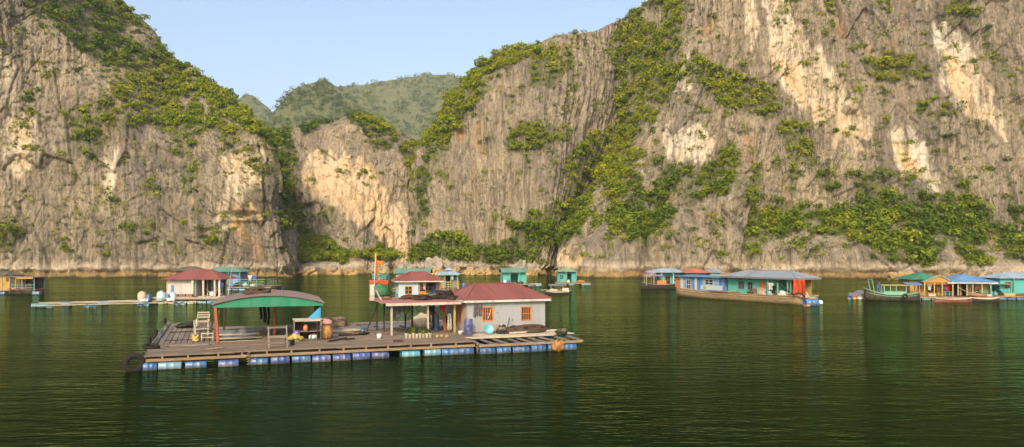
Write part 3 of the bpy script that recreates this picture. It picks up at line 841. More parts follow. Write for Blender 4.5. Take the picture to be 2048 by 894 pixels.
# ------------------------------------------------------------------ mesh collector
class MB:
    def __init__(s):
        s.v, s.f, s.al = [], [], {}
    def add(s, vs, fs):
        o = len(s.v)
        s.v += [tuple(p) for p in vs]
        s.f += [tuple(i + o for i in q) for q in fs]
        return s
    def box(s, x0, x1, y0, y1, z0, z1):
        return s.add([(x0, y0, z0), (x1, y0, z0), (x1, y1, z0), (x0, y1, z0), (x0, y0, z1), (x1, y0, z1), (x1, y1, z1), (x0, y1, z1)],
                     [(0, 3, 2, 1), (4, 5, 6, 7), (0, 1, 5, 4), (1, 2, 6, 5), (2, 3, 7, 6), (3, 0, 4, 7)])
    def bbox(s, x0, x1, y0, y1, z0, z1, e=0.012):
        """box with chamfered long top edges (all eight-sided in section along its longer side)"""
        if x1 - x0 >= y1 - y0:
            prof = [(y0, z0), (y1, z0), (y1, z1 - e), (y1 - e, z1), (y0 + e, z1), (y0, z1 - e)]
            return s.prism(prof, x0, x1, 'x')
        prof = [(x0, z0), (x0, z1 - e), (x0 + e, z1), (x1 - e, z1), (x1, z1 - e), (x1, z0)]
        return s.prism(prof, y0, y1, 'y')
    def prism(s, prof, a0, a1, axis='x'):
        n = len(prof)
        mk = {'x': lambda a, p: (a, p[0], p[1]), 'y': lambda a, p: (p[0], a, p[1]), 'z': lambda a, p: (p[0], p[1], a)}[axis]
        vs = [mk(a0, p) for p in prof] + [mk(a1, p) for p in prof]
        fs = [tuple(range(n - 1, -1, -1)), tuple(range(n, 2 * n))] + [(i, (i + 1) % n, n + (i + 1) % n, n + i) for i in range(n)]
        return s.add(vs, fs)
    def bar(s, p, q, w, h=None, up=(0, 0, 1)):
        h = h or w
        p, q = Vector(p), Vector(q)
        d = (q - p).normalized(); u = Vector(up)
        if abs(d.dot(u)) > 0.95: u = Vector((1, 0, 0))
        a = d.cross(u).normalized() * (w / 2); c = a.cross(d).normalized() * (h / 2)
        vs = [p - a - c, p + a - c, p + a + c, p - a + c, q - a - c, q + a - c, q + a + c, q - a + c]
        return s.add(vs, [(0, 3, 2, 1), (4, 5, 6, 7), (0, 1, 5, 4), (1, 2, 6, 5), (2, 3, 7, 6), (3, 0, 4, 7)])
    def tube(s, pts, r, n=6, caps=True, closed=False):
        pts = [Vector(p) for p in pts]
        rs = r if hasattr(r, '__len__') else [r] * len(pts)
        vs = []; prev = None
        for i, p in enumerate(pts):
            a = pts[i - 1] if (i or closed) else p
            bq = pts[(i + 1) % len(pts)] if (i < len(pts) - 1 or closed) else p
            d = (bq - a).normalized()
            if prev is None:
                prev = d.orthogonal().normalized()
            u = (prev - d * prev.dot(d)).normalized(); prev = u
            w = d.cross(u)
            vs += [p + (u * math.cos(2 * math.pi * k / n) + w * math.sin(2 * math.pi * k / n)) * rs[i] for k in range(n)]
        m = len(pts); fs = []
        for i in range(m if closed else m - 1):
            for k in range(n):
                fs.append((i * n + k, i * n + (k + 1) % n, ((i + 1) % m) * n + (k + 1) % n, ((i + 1) % m) * n + k))
        if caps and not closed:
            fs += [tuple(range(n - 1, -1, -1)), tuple((m - 1) * n + k for k in range(n))]
        return s.add(vs, fs)
    def lathe(s, prof, n=18, axis='z', c=(0, 0, 0)):
        """prof: (radius, height) pairs from bottom to top"""
        vs = []
        for r, h in prof:
            for k in range(n):
                a = 2 * math.pi * k / n
                x, y = r * math.cos(a), r * math.sin(a)
                p = (x, y, h) if axis == 'z' else ((h, x, y) if axis == 'x' else (x, h, y))
                vs.append((p[0] + c[0], p[1] + c[1], p[2] + c[2]))
        m = len(prof)
        fs = [(i * n + k, i * n + (k + 1) % n, (i + 1) * n + (k + 1) % n, (i + 1) * n + k) for i in range(m - 1) for k in range(n)]
        fs += [tuple(range(n - 1, -1, -1)), tuple((m - 1) * n + k for k in range(n))]
        return s.add(vs, fs)
    def blob(s, c, r, seed=0, rough=0.3, nu=20, nv=10, freq=1.3, floor=None):
        vs = []
        for j in range(nv + 1):
            t = math.pi * j / nv
            for i in range(nu):
                a = 2 * math.pi * i / nu
                d = Vector((math.sin(t) * math.cos(a), math.sin(t) * math.sin(a), math.cos(t)))
                k = 1 + rough * mnoise.fractal(d * freq + Vector((seed * 3.1, seed * 1.7, 0)), 0.8, 2.0, 4)
                p = [c[q] + d[q] * r[q] * k for q in range(3)]
                if floor is not None: p[2] = max(p[2], floor)
                vs.append(p)
        fs = [(j * nu + i, j * nu + (i + 1) % nu, (j + 1) * nu + (i + 1) % nu, (j + 1) * nu + i) for j in range(nv) for i in range(nu)]
        return s.add(vs, [q[::-1] for q in fs])
    def sheet(s, fn, nu, nv, thick=0.0):
        """grid surface fn(u, v) with u, v in 0..1"""
        vs = [fn(i / nu, j / nv) for i in range(nu + 1) for j in range(nv + 1)]
        fs = [(i * (nv + 1) + j, (i + 1) * (nv + 1) + j, (i + 1) * (nv + 1) + j + 1, i * (nv + 1) + j + 1) for i in range(nu) for j in range(nv)]
        return s.add(vs, fs)
    def poly(s, pts, along=None):
        o = len(s.v)
        s.v += [tuple(p) for p in pts]
        s.f.append(tuple(range(o, o + len(pts))))
        if along:
            for i, a in enumerate(along): s.al[o + i] = a
        return s
    def mesh(s, name, mat, smooth=False):
        me = bpy.data.meshes.new(name)
        me.from_pydata(s.v, [], s.f)
        if s.al:
            a = me.attributes.new('along', 'FLOAT', 'POINT')
            for i, x in s.al.items(): a.data[i].value = x
        me.materials.append(MATS[mat] if isinstance(mat, str) else mat)
        if smooth:
            for p in me.polygons: p.use_smooth = True
        me.update()
        return me
    def build(s, name, mat, parent=None, smooth=False, loc=None, rot=None):
        return link(name, s.mesh(name, mat, smooth), parent, loc, rot)

def thing(name, label, cat, loc=(0, 0, 0), rz=0.0, group=None):
    o = bpy.data.objects.new(name, None)
    o.empty_display_size = 0.3
    COL.objects.link(o)
    o.location = loc; o.rotation_euler = (0, 0, rz)
    return tag(o, label, cat, group)

def copy_tree(o, loc, rz, label, parent=None):
    c = o.copy(); COL.objects.link(c)
    c.location = loc; c.rotation_euler = (0, 0, rz); c['label'] = label
    for ch in o.children:
        d = ch.copy(); COL.objects.link(d); d.parent = c
    return c

class Frame:
    """a horizontal frame: origin, angle; at() gives world points"""
    def __init__(s, ox, oy, ang):
        s.o = Vector((ox, oy, 0)); s.a = ang
        s.ex = Vector((math.cos(ang), math.sin(ang), 0)); s.ey = Vector((-math.sin(ang), math.cos(ang), 0))
    def at(s, u, v, z=0.0):
        return s.o + s.ex * u + s.ey * v + Vector((0, 0, z))
    def uv(s, p):
        d = Vector((p[0], p[1], 0)) - s.o
        return d.dot(s.ex), d.dot(s.ey)

# ------------------------------------------------------------------ building parts
def holed_wall(mb, axis, at, a0, a1, z0, z1, t, holes):
    """wall slab of thickness t; axis 'x' runs along x at y = at .. at + t, axis 'y' along y"""
    xs = sorted({a0, a1} | {h[0] for h in holes} | {h[1] for h in holes})
    for x0, x1 in zip(xs[:-1], xs[1:]):
        hs = sorted((h[2], h[3]) for h in holes if h[0] <= x0 and h[1] >= x1)
        z = z0
        for h0, h1 in hs + [(z1, z1)]:
            if h0 - z > 1e-4:
                if axis == 'x': mb.box(x0, x1, at, at + t, z, h0)
                else: mb.box(at, at + t, x0, x1, z, h0)
            z = h1
    return mb

def window(parent, axis, at, x0, x1, z0, z1, frame_mat, pane_mat='glass_dark', bars=2, rails=1, proud=0.03, sgn=-1):
    """framed window in the hole x0..x1, z0..z1 of the wall face at 'at' (sgn -1: outside is towards smaller values)"""
    def bx(mb, a0, a1, d0, d1, q0, q1):
        d0, d1 = at + sgn * max(d0, d1), at + sgn * min(d0, d1)
        if d0 > d1: d0, d1 = d1, d0
        return mb.box(a0, a1, d0, d1, q0, q1) if axis == 'x' else mb.box(d0, d1, a0, a1, q0, q1)
    e = 0.075
    mb = MB()
    bx(mb, x0 - e, x0, proud, -0.03, z0 - e, z1 + e); bx(mb, x1, x1 + e, proud, -0.03, z0 - e, z1 + e)
    bx(mb, x0, x1, proud, -0.03, z1, z1 + e); bx(mb, x0, x1, proud, -0.03, z0 - e, z0)
    w = mb.build('window', frame_mat, parent)
    if bars:
        mb = MB(); k = 0.05 if bars > 2 else 0.065
        for i in range(1, bars):
            x = x0 + (x1 - x0) * i / bars
            bx(mb, x - k / 2, x + k / 2, 0.012, -0.025, z0, z1)
        mb.build('mullion', frame_mat, w)
        mb = MB()
        for j in range(1, rails + 1):
            z = z0 + (z1 - z0) * j / (rails + 1)
            bx(mb, x0, x1, 0.018, -0.020, z - k / 2, z + k / 2)
        mb.build('rail', frame_mat, w)
    mb = MB(); bx(mb, x0, x1, -0.05, -0.06, z0, z1)
    mb.build('pane', pane_mat, w)
    return w

def door(parent, axis, at, x0, x1, z0, z1, mat, sgn=-1, handle=True):
    def bx(mb, a0, a1, d0, d1, q0, q1):
        d0, d1 = sorted((at + sgn * d0, at + sgn * d1))
        return mb.box(a0, a1, d0, d1, q0, q1) if axis == 'x' else mb.box(d0, d1, a0, a1, q0, q1)
    mb = MB(); bx(mb, x0, x1, -0.04, -0.08, z0, z1)
    bx(mb, x0 + 0.1, x1 - 0.1, -0.02, -0.04, z0 + 0.15, (z0 + z1) / 2 - 0.08); bx(mb, x0 + 0.1, x1 - 0.1, -0.02, -0.04, (z0 + z1) / 2 + 0.08, z1 - 0.15)
    d = mb.build('door', mat, parent)
    if handle:
        mb = MB(); bx(mb, x1 - 0.09, x1 - 0.05, 0.03, -0.02, (z0 + z1) / 2 - 0.05, (z0 + z1) / 2 + 0.05)
        mb.build('handle', 'grey_metal', d)
    return d

def slab(mb, quad, along, t=0.035):
    """roof sheet with thickness from a planar polygon, along = metres along the eave per corner"""
    q = [Vector(p) for p in quad]
    n = (q[1] - q[0]).cross(q[2] - q[0]).normalized()
    if n.z < 0: n = -n; 
    mb.poly(q, along)
    lo = [p - n * t for p in q]
    mb.poly(lo[::-1], list(along)[::-1])
    for i in range(len(q)):
        j = (i + 1) % len(q)
        mb.poly([q[i], lo[i], lo[j], q[j]], [along[i], along[i], along[j], along[j]])

def hip_roof(parent, x0, x1, y0, y1, ze, zr, mat, inset=None, cap=None, fascia=None, sheets=0):
    """hip roof; the ridge runs along the longer side"""
    w, d = x1 - x0, y1 - y0
    k = (min(w, d) / 2 if inset is None else inset)
    ym, xm = (y0 + y1) / 2, (x0 + x1) / 2
    if w >= d: A, B = (x0 + k, ym, zr), (x1 - k, ym, zr)
    else: A, B = (xm, y0 + k, zr), (xm, y1 - k, zr)
    c = [(x0, y0, ze), (x1, y0, ze), (x1, y1, ze), (x0, y1, ze)]
    mb = MB()
    if w >= d:
        slab(mb, [c[0], c[1], B, A], [0, w, B[0] - x0, A[0] - x0]); slab(mb, [c[2], c[3], A, B], [w, 0, A[0] - x0, B[0] - x0])
        slab(mb, [c[3], c[0], A], [d, 0, d / 2]); slab(mb, [c[1], c[2], B], [0, d, d / 2])
    else:
        slab(mb, [c[3], c[0], A, B], [d, 0, A[1] - y0, B[1] - y0]); slab(mb, [c[1], c[2], B, A], [0, d, B[1] - y0, A[1] - y0])
        slab(mb, [c[0], c[1], A], [0, w, w / 2]); slab(mb, [c[2], c[3], B], [w, 0, w / 2])
    r = mb.build('roof', mat, parent)
    segs = [(A, B), (c[0], A), (c[3], A), (c[1], B), (c[2], B)]
    if w < d: segs = [(A, B), (c[0], A), (c[1], A), (c[2], B), (c[3], B)]
    for p, q in segs:
        if (Vector(p) - Vector(q)).length < 0.05: continue
        mb = MB(); mb.bar(Vector(p) + Vector((0, 0, 0.015)), Vector(q) + Vector((0, 0, 0.015)), 0.16, 0.05)
        mb.build('ridge_cap', cap or mat, r)
    if fascia:
        for (xa, xb, ya, yb) in ((x0, x1, y0 + 0.002, y0 + 0.03), (x0, x1, y1 - 0.03, y1 - 0.002), (x0 + 0.002, x0 + 0.03, y0 + 0.031, y1 - 0.031), (x1 - 0.03, x1 - 0.002, y0 + 0.031, y1 - 0.031)):
            MB().box(xa, xb, ya, yb, ze - 0.20, ze - 0.045).build('fascia', fascia, parent)
    return r

def gable_roof(parent, x0, x1, y0, y1, ze, zr, mat, axis='x', cap=None):
    mb = MB()
    if axis == 'x':
        ym = (y0 + y1) / 2; w = x1 - x0
        slab(mb, [(x0, y0, ze), (x1, y0, ze), (x1, ym, zr), (x0, ym, zr)], [0, w, w, 0]); slab(mb, [(x1, y1, ze), (x0, y1, ze), (x0, ym, zr), (x1, ym, zr)], [w, 0, 0, w])
        e = ((x0, ym, zr + 0.015), (x1, ym, zr + 0.015))
    else:
        xm = (x0 + x1) / 2; d = y1 - y0
        slab(mb, [(x0, y1, ze), (x0, y0, ze), (xm, y0, zr), (xm, y1, zr)], [d, 0, 0, d]); slab(mb, [(x1, y0, ze), (x1, y1, ze), (xm, y1, zr), (xm, y0, zr)], [0, d, d, 0])
        e = ((xm, y0, zr + 0.015), (xm, y1, zr + 0.015))
    r = mb.build('roof', mat, parent)
    MB().bar(e[0], e[1], 0.2, 0.05).build('ridge_cap', cap or mat, r)
    return r

def flat_roof(parent, x0, x1, y0, y1, zf, zb, mat):
    mb = MB(); w = x1 - x0
    slab(mb, [(x0, y0, zf), (x1, y0, zf), (x1, y1, zb), (x0, y1, zb)], [0, w, w, 0])
    return mb.build('roof', mat, parent)

def post(parent, x, y, z0, z1, mat, w=0.11, name='post', x2=None, y2=None):
    return MB().bar((x, y, z0), (x if x2 is None else x2, y if y2 is None else y2, z1), w).build(name, mat, parent)

DRUM_ME = {}
def drum_mesh(mat, r=0.31, L=1.08):
    key = (mat, round(r, 2), round(L, 2))
    if key not in DRUM_ME:
        h = L / 2
        prof = [(0.02, -h + 0.03), (r * 0.86, -h + 0.03), (r * 0.88, -h), (r * 0.97, -h), (r, -h + 0.05), (r, -h * 0.36), (r * 1.035, -h * 0.33), (r, -h * 0.30), (r, h * 0.30), (r * 1.035, h * 0.33), (r, h * 0.36), (r, h - 0.05), (r * 0.97, h), (r * 0.88, h), (r * 0.86, h - 0.03), (0.02, h - 0.03)]
        DRUM_ME[key] = MB().lathe(prof, 16, 'x').mesh('float_drum', mat, True)
    return DRUM_ME[key]

def float_drum(parent, x, y, mat='drum_blue', along='x', r=0.31, L=1.08, z=0.13):
    return link('float_drum', drum_mesh(mat, r, L), parent, (x, y + rnd.uniform(-0.06, 0.06), z + rnd.uniform(-0.05, 0.04)), (rnd.uniform(0, 6.28), rnd.uniform(-0.03, 0.03), rnd.uniform(-0.04, 0.04)) if along == 'x' else (0, 0, math.pi / 2))

def standing_barrel(name, label, loc, mat, r=0.29, h=0.93, cat='barrel', open_top=False):
    t = thing(name, label, cat, loc)
    MB().lathe([(r * 0.9, 0.0), (r * 0.97, 0.02), (r, 0.06), (r, h * 0.32), (r * 1.03, h * 0.34), (r, h * 0.36), (r, h * 0.64), (r * 1.03, h * 0.66), (r, h * 0.68), (r, h - 0.06), (r * 0.97, h - 0.02), (r * 0.95, h)], 20).build('body', mat, t, True)
    MB().lathe([(r * 0.86, h + 0.001), (r * 0.86, h + 0.012), (r * 0.84, h + 0.02)], 20).build('lid', mat, t, True)
    return t

def torus_tyre(name, label, loc, rot, R=0.34, r=0.12):
    t = bpy.data.objects.new(name, None); COL.objects.link(t); t.location = loc; t.rotation_euler = rot
    tag(t, label, 'tyre')
    n = 26
    mb = MB(); prof = [(R - r * 0.9, -r * 0.55), (R - r * 0.3, -r * 0.85), (R + r * 0.6, -r * 0.8), (R + r, -r * 0.45), (R + r, r * 0.45), (R + r * 0.6, r * 0.8), (R - r * 0.3, r * 0.85), (R - r * 0.9, r * 0.55), (R - r * 0.75, 0.0)]
    vs = []; k = len(prof)
    for i in range(n):
        a = 2 * math.pi * i / n
        vs += [(q * math.cos(a), q * math.sin(a), h) for q, h in prof]
    fs = [(i * k + j, i * k + (j + 1) % k, ((i + 1) % n) * k + (j + 1) % k, ((i + 1) % n) * k + j) for i in range(n) for j in range(k)]
    mb.add(vs, [f[::-1] for f in fs]).build('casing', 'rubber', t, True)
    mb = MB()
    for i in range(n):
        a = 2 * math.pi * (i + 0.5) / n
        c, s_ = math.cos(a), math.sin(a)
        mb.bar(((R + r) * c, (R + r) * s_, -r * 0.5), ((R + r) * c, (R + r) * s_, r * 0.5), 0.045, 0.03, (c, s_, 0))
    mb.build('tread', 'rubber', t)
    return t

def heap(name, label, cat, loc, r, mat, seed, rough=0.45, strands=10, rz=0.0, nu=26, nv=12, strand_mat=None):
    """pile of net or cloth lying on a surface: lumpy body with loose strands on it"""
    t = thing(name, label, cat, loc, rz)
    mb = MB().blob((0, 0, r[2] * 0.2), r, seed, rough, nu, nv, 1.5, 0.0)
    if r[0] > 0.8:
        for k in range(5):
            a = rnd.uniform(0, 6.28)
            mb.blob((math.cos(a) * r[0] * 0.6, math.sin(a) * r[1] * 0.55, r[2] * 0.15), (r[0] * rnd.uniform(0.3, 0.5), r[1] * rnd.uniform(0.3, 0.5), r[2] * rnd.uniform(0.5, 0.95)), seed + k + 1, rough, 16, 8, 1.5, 0.0)
    mb.build('pile', mat, t, True)
    for k in range(strands):
        a0 = rnd.uniform(0, 6.28); pts = []
        for j in range(9):
            a = a0 + j * 0.35 * rnd.uniform(0.5, 1.3); q = rnd.uniform(0.55, 0.95)
            x, y = math.cos(a) * q * r[0], math.sin(a) * q * r[1]
            pts.append((x, y, 0.03 + r[2] * (1.2 * math.sqrt(max(0, 1 - q * q * 0.9))) * rnd.uniform(0.85, 1.1)))
        MB().tube(pts, 0.022, 5).build('strand', strand_mat or mat, t, True)
    return t

def garment(name, label, loc, rz, w, h, mat, seed=0, legs=False, cat='clothing'):
    """cloth hanging from its top edge, with folds"""
    t = thing(name, label, cat, loc, rz)
    def fn(x0, x1, z0, z1, ph):
        def f(u, v):
            x = x0 + (x1 - x0) * u
            x *= 1 - 0.18 * v * math.sin(seed + 1.3)
            return (x, 0.05 * math.sin(u * 9 + ph) * (0.3 + v) + 0.02 * math.sin(v * 7 + ph), z0 + (z1 - z0) * v + 0.04 * math.sin(u * 5 + seed) * v)
        return f
    if legs:
        MB().sheet(fn(-w / 2, w / 2, 0, -h * 0.35, seed), 10, 4).build('waist', mat, t, True)
        for s_ in (-1, 1):
            MB().sheet(fn(min(s_ * 0.03, s_ * w / 2), max(s_ * 0.03, s_ * w / 2), -h * 0.345, -h * rnd.uniform(0.85, 1.0), seed + s_), 6, 8).build('leg', mat, t, True)
    else:
        MB().sheet(fn(-w / 2, w / 2, 0, -h, seed), 10, 8).build('body', mat, t, True)
        for s_ in (-1, 1):
            MB().sheet(fn(min(s_ * w * 0.5, s_ * w * 0.78), max(s_ * w * 0.5, s_ * w * 0.78), 0.0, -h * rnd.uniform(0.4, 0.6), seed + s_), 4, 5).build('sleeve', mat, t, True)
    for o in t.children:
        m_ = o.modifiers.new('cloth', 'SOLIDIFY'); m_.thickness = 0.012
    return t

def deck_boards(parent, u0, u1, v0, v1, z, mat, along='u', width=0.3, th=0.045, gap=0.018, piece=(3.5, 6.0), holes=()):
    """individual planks side by side; holes are (u0,u1,v0,v1) left open"""
    a0, a1, b0, b1 = (u0, u1, v0, v1) if along == 'u' else (v0, v1, u0, u1)
    n = max(1, round((b1 - b0) / width)); w = (b1 - b0) / n
    for i in range(n):
        p = a0 + rnd.uniform(-0.12, 0.12)
        while p < a1 - 0.3:
            q = min(p + rnd.uniform(*piece), a1 + rnd.uniform(-0.10, 0.10))
            if a1 - q < 0.8: q = a1 + rnd.uniform(-0.10, 0.10)
            dz = rnd.uniform(-0.012, 0.012); e = rnd.uniform(0, 0.02)
            c0, c1 = b0 + i * w + gap / 2 + e, b0 + (i + 1) * w - gap / 2
            if along == 'u': mb = MB().bbox(p + 0.01, q - 0.01, c0, c1, z - th + dz, z + dz)
            else: mb = MB().bbox(c0, c1, p + 0.01, q - 0.01, z - th + dz, z + dz)
            mb.build('plank', mat, parent)
            p = q
# ------------------------------------------------------------------ the near raft with its house, porch and canopy
_p = on_level(285, 742, 0.0)
RA = math.radians(21.5)
FR = Frame(_p.x, _p.y, RA)
def u_at(px, v):
    k = (px - 1024.0) / FPX
    ox, oy = FR.o.x - v * math.sin(RA), FR.o.y + v * math.cos(RA)
    return (k * oy - ox) / (math.cos(RA) - k * math.sin(RA))
def z_at(py, u, v):
    return CAM_H - (py - PYH) * FR.at(u, v).y / FPX

raft = thing('fish_farm_raft', 'large wooden plank raft floating on blue drums in the foreground', 'raft', FR.o, RA)
deck_boards(raft, 0.1, 18.8, 0.05, 3.0, 0.80, 'deck_wood', 'u', 0.49, 0.06, 0.012)
deck_boards(raft, 0.3, 20.0, 3.4, 6.3, 0.72, 'deck_wood', 'u', 0.48, 0.05, 0.012)
deck_boards(raft, 0.3, 3.6, 6.4, 22.0, 0.70, 'grey_wood', 'v', 0.33, 0.045, 0.03, (3.0, 5.5))
deck_boards(raft, 6.5, 9.6, 6.4, 16.9, 0.70, 'deck_wood', 'v', 0.44, 0.045, 0.02)
deck_boards(raft, 9.6, 13.9, 6.4, 16.9, 0.71, 'grey_wood', 'u', 0.55, 0.045, 0.02, (4.2, 4.4))
deck_boards(raft, 3.7, 6.4, 15.6, 17.0, 0.71, 'grey_wood', 'u', 0.45, 0.045, 0.02)
deck_boards(raft, 14.0, 26.4, 6.4, 11.6, 0.71, 'deck_wood', 'u', 0.65, 0.05, 0.02)
deck_boards(raft, 14.0, 23.5, 15.6, 17.0, 0.71, 'grey_wood', 'u', 0.45, 0.045, 0.02)
deck_boards(raft, 20.05, 26.6, 3.3, 6.35, 0.70, 'pale_wood', 'u', 0.5, 0.05, 0.02)
# loose long planks over the open right-hand bay
for k, (v0, v1, u0, u1, z) in enumerate(((2.55, 2.9, 18.9, 26.9, 0.76), (2.15, 2.45, 19.2, 25.2, 0.74), (2.95, 3.25, 20.5, 26.8, 0.77))):
    MB().bbox(u0, u1, v0, v1, z - 0.05, z).build('plank', 'pale_wood', raft)
for k in range(9):
    u = 19.2 + k * 0.86
    MB().bar((u, -0.35, 0.56), (u + rnd.uniform(-0.5, 0.3), 3.2, 0.62), 0.13, 0.10).build('joist', 'grey_wood', raft)
MB().bbox(18.9, 26.0, -0.42, -0.24, 0.47, 0.60).build('edge_beam', 'beam_wood', raft)
MB().bbox(0.15, 18.75, 0.02, 0.16, 0.46, 0.60).build('edge_beam', 'beam_wood', raft)
MB().bbox(0.20, 18.75, 0.30, 0.42, 0.60, 0.735).build('edge_beam', 'dark_wood', raft)  # dark strip painted in for the shaded gap between deck and lower beam
MB().bbox(0.3, 20.0, 3.06, 3.2, 0.50, 0.66).build('edge_beam', 'beam_wood', raft)
for u in np.arange(0.9, 18.7, 1.37):
    u = u + rnd.uniform(-0.15, 0.15)
    MB().box(u, u + 0.09, 0.03, 0.30, 0.602, 0.735).build('spacer', 'beam_wood', raft)
for u in np.arange(0.6, 26, 2.1):
    MB().bar((u, 0.45 if u < 18.6 else 3.3, 0.52), (u, 16.8 if not 3.5 < u < 6.6 else 6.2, 0.52), 0.14, 0.14).build('cross_beam', 'dark_wood', raft)
for v in (6.6, 9.5, 12.5, 15.5, 18.5, 21.5):
    MB().bar((0.3, v, 0.56), (3.7, v, 0.56), 0.14, 0.12).build('cross_beam', 'dark_wood', raft)
MB().bbox(0.02, 0.22, 3.3, 22.0, 0.60, 0.78).build('edge_beam', 'pale_wood', raft)
MB().bbox(3.62, 6.5, 6.28, 6.42, 0.52, 0.74).build('edge_beam', 'pale_wood', raft)
# floats: the spans of the front drums read off the photograph
spans = [(286, 315, 'drum_blue'), (316, 364, 'drum_light'), (370, 414, 'drum_blue'), (436, 478, 'drum_violet'), (498, 536, 'drum_blue'), (540, 579, 'drum_violet'), (583, 621, 'drum_blue'), (623, 661, 'drum_violet'), (664, 700, 'drum_violet'), (703, 739, 'drum_violet'), (741, 777, 'drum_violet'), (802, 839, 'drum_cyan'), (847, 880, 'drum_light'), (881, 914, 'drum_blue'), (914, 946, 'drum_blue')]
for a, c_, mt in spans:
    u0, u1 = u_at(a, 0.3), u_at(c_, 0.3)
    float_drum(raft, (u0 + u1) / 2, 0.32, mt, 'x', 0.31, (u1 - u0) * 0.97, 0.14)
for a, c_ in ((957, 989), (990, 1019), (1022, 1056), (1059, 1089), (1092, 1120), (1122, 1150)):
    u0, u1 = u_at(a, -0.1), u_at(c_, -0.1)
    float_drum(raft, (u0 + u1) / 2, -0.08, 'drum_blue', 'x', 0.33, (u1 - u0) * 0.97, 0.14)
for v in (4.0, 6.0, 8.0, 10.5, 13.0, 15.5, 18.0, 20.5):
    float_drum(raft, 0.35, v, rnd.choice(['drum_blue', 'drum_violet', 'drum_light']), 'y')
for u, v in ((20.6, 1.6), (22.2, 1.4), (23.8, 1.7), (25.2, 1.3), (8, 12), (12, 12), (15, 14), (18, 8), (22, 8), (25.6, 9), (25.6, 5), (22, 16), (17, 16), (9, 16.4), (5, 16.4)):
    float_drum(raft, u, v, 'drum_blue', 'x')
# fish well under the canopy: tarp lining on its front wall and a sagging net line with floats
tp = MB().sheet(lambda a, q: (3.7 + 2.75 * a, 6.45 + 1.5 * q + 0.05 * math.sin(a * 14), 0.66 - 0.16 * q + 0.03 * math.sin(a * 23)), 24, 6).build('well_lining', 'tarp_blue', raft, True)
tp = MB().sheet(lambda a, q: (3.7 + 2.75 * a, 15.5 - 0.8 * q, 0.60 - 0.66 * q + 0.04 * math.sin(a * 12)), 20, 4).build('well_lining', 'tarp_grey', raft, True)
for v in (9.2, 11.8):
    MB().bar((3.5, v, 0.62), (6.6, v, 0.62), 0.16, 0.10).build('well_beam', 'pale_wood', raft)
MB().tube([(3.7 + i * 0.14, 7.6 + 0.06 * math.sin(i * 2.1), 0.30 + 0.07 * math.sin(i * 1.57)) for i in range(20)], 0.035, 6).build('net_rope', 'rope', raft, True)
for i in range(9):
    MB().lathe([(0.03, -0.1), (0.10, -0.07), (0.11, 0.0), (0.10, 0.07), (0.03, 0.1)], 10, 'x', (3.9 + i * 0.3, 7.6, 0.30)).build('net_float', 'orange_plastic', raft, True)
# grey covered pens under and behind the porch
for (u0, u1, v0, v1) in ((14.2, 19.0, 11.8, 15.4), (19.4, 23.4, 11.8, 15.4)):
    MB().sheet(lambda a, q: (u0 + (u1 - u0) * a, v0 + (v1 - v0) * q, 0.66 - 0.22 * math.sin(a * math.pi) * math.sin(q * math.pi) + 0.03 * math.sin(a * 17 + q * 9)), 18, 12).build('pen_cover', 'tarp_grey', raft, True)
MB().bar((14.1, 11.7, 0.62), (23.6, 11.7, 0.62), 0.14, 0.16).build('edge_beam', 'beam_wood', raft)
# hose and rail along the left edge
MB().tube([(0.12, 4.2 + i * 1.1, 0.90 + 0.04 * math.sin(i * 1.3)) for i in range(16)], 0.06, 8).build('edge_pipe', 'grey_metal', raft, True)

# tyres
torus_tyre('tyre', 'big worn tyre hung upright at the front left corner of the near raft', FR.at(-0.42, 0.15, 0.42), (math.radians(90), 0, RA + math.radians(8)), 0.40, 0.15)
torus_tyre('tyre', 'tyre lying flat on the left end of the front walkway', FR.at(0.15, 3.6, 0.89), (math.radians(10), math.radians(6), 0.4), 0.34, 0.12)
for v, lb in ((6.3, 'tyre hung on the left raft edge, nearest to the flat tyre'), (11.5, 'tyre hung halfway along the left edge of the near raft'), (21.2, 'tyre standing at the far left corner of the near raft')):
    torus_tyre('tyre', lb, FR.at(-0.14, v, 0.70), (0, math.radians(90), RA), 0.36, 0.12)

# rope coils, nets on the left platform
def rope_line(label, pts, r=0.02, mat='rope', parent=None):
    o = MB().tube(pts, r, 5).build('rope', mat, None, True)
    return tag(o, label, 'rope')
rope_line('green rope lying across the left platform near its back', [FR.at(1.0 + i * 0.2, 20.3 + 0.15 * math.sin(i), 0.735) for i in range(12)], 0.03, 'net_green')
rope_line('dark pole lying across the left platform', [FR.at(0.6, 13.6, 0.75), FR.at(1.8, 13.7, 0.75), FR.at(3.3, 13.9, 0.76)], 0.04, 'dark_wood')
rope_line('thin green rope along the front of the left platform', [FR.at(0.6 + i * 0.2, 8.2 + 0.1 * math.sin(i * 1.4), 0.725) for i in range(13)], 0.03, 'net_green')

def chair(name, label, loc, rz, w=0.55, d=0.55, sh=0.45, h=1.0, mat='pale_wood'):
    t = thing(name, label, 'chair', loc, rz)
    for sx in (0, 1):
        MB().bar((sx * w, 0, 0), (sx * w, 0.0, sh + 0.18), 0.06).build('leg', mat, t)
        MB().bar((sx * w, d, 0), (sx * w, d + 0.14, h), 0.06).build('leg', mat, t)
        MB().bar((sx * w, 0.0, sh + 0.18), (sx * w, d + 0.1, sh + 0.24), 0.06, 0.04).build('armrest', mat, t)
        MB().bar((sx * w, 0.0, 0.18), (sx * w, d, 0.18), 0.04).build('stretcher', mat, t)
    for k in range(4):
        MB().box(-0.02, w + 0.02, 0.02 + k * d / 4, 0.02 + (k + 0.85) * d / 4, sh - 0.03, sh).build('seat_slat', mat, t)
    for z in (0.62, 0.78, 0.94):
        MB().bar((0, d + 0.14 * z, z), (w, d + 0.14 * z, z), 0.03, 0.09).build('back_slat', mat, t)
    return t
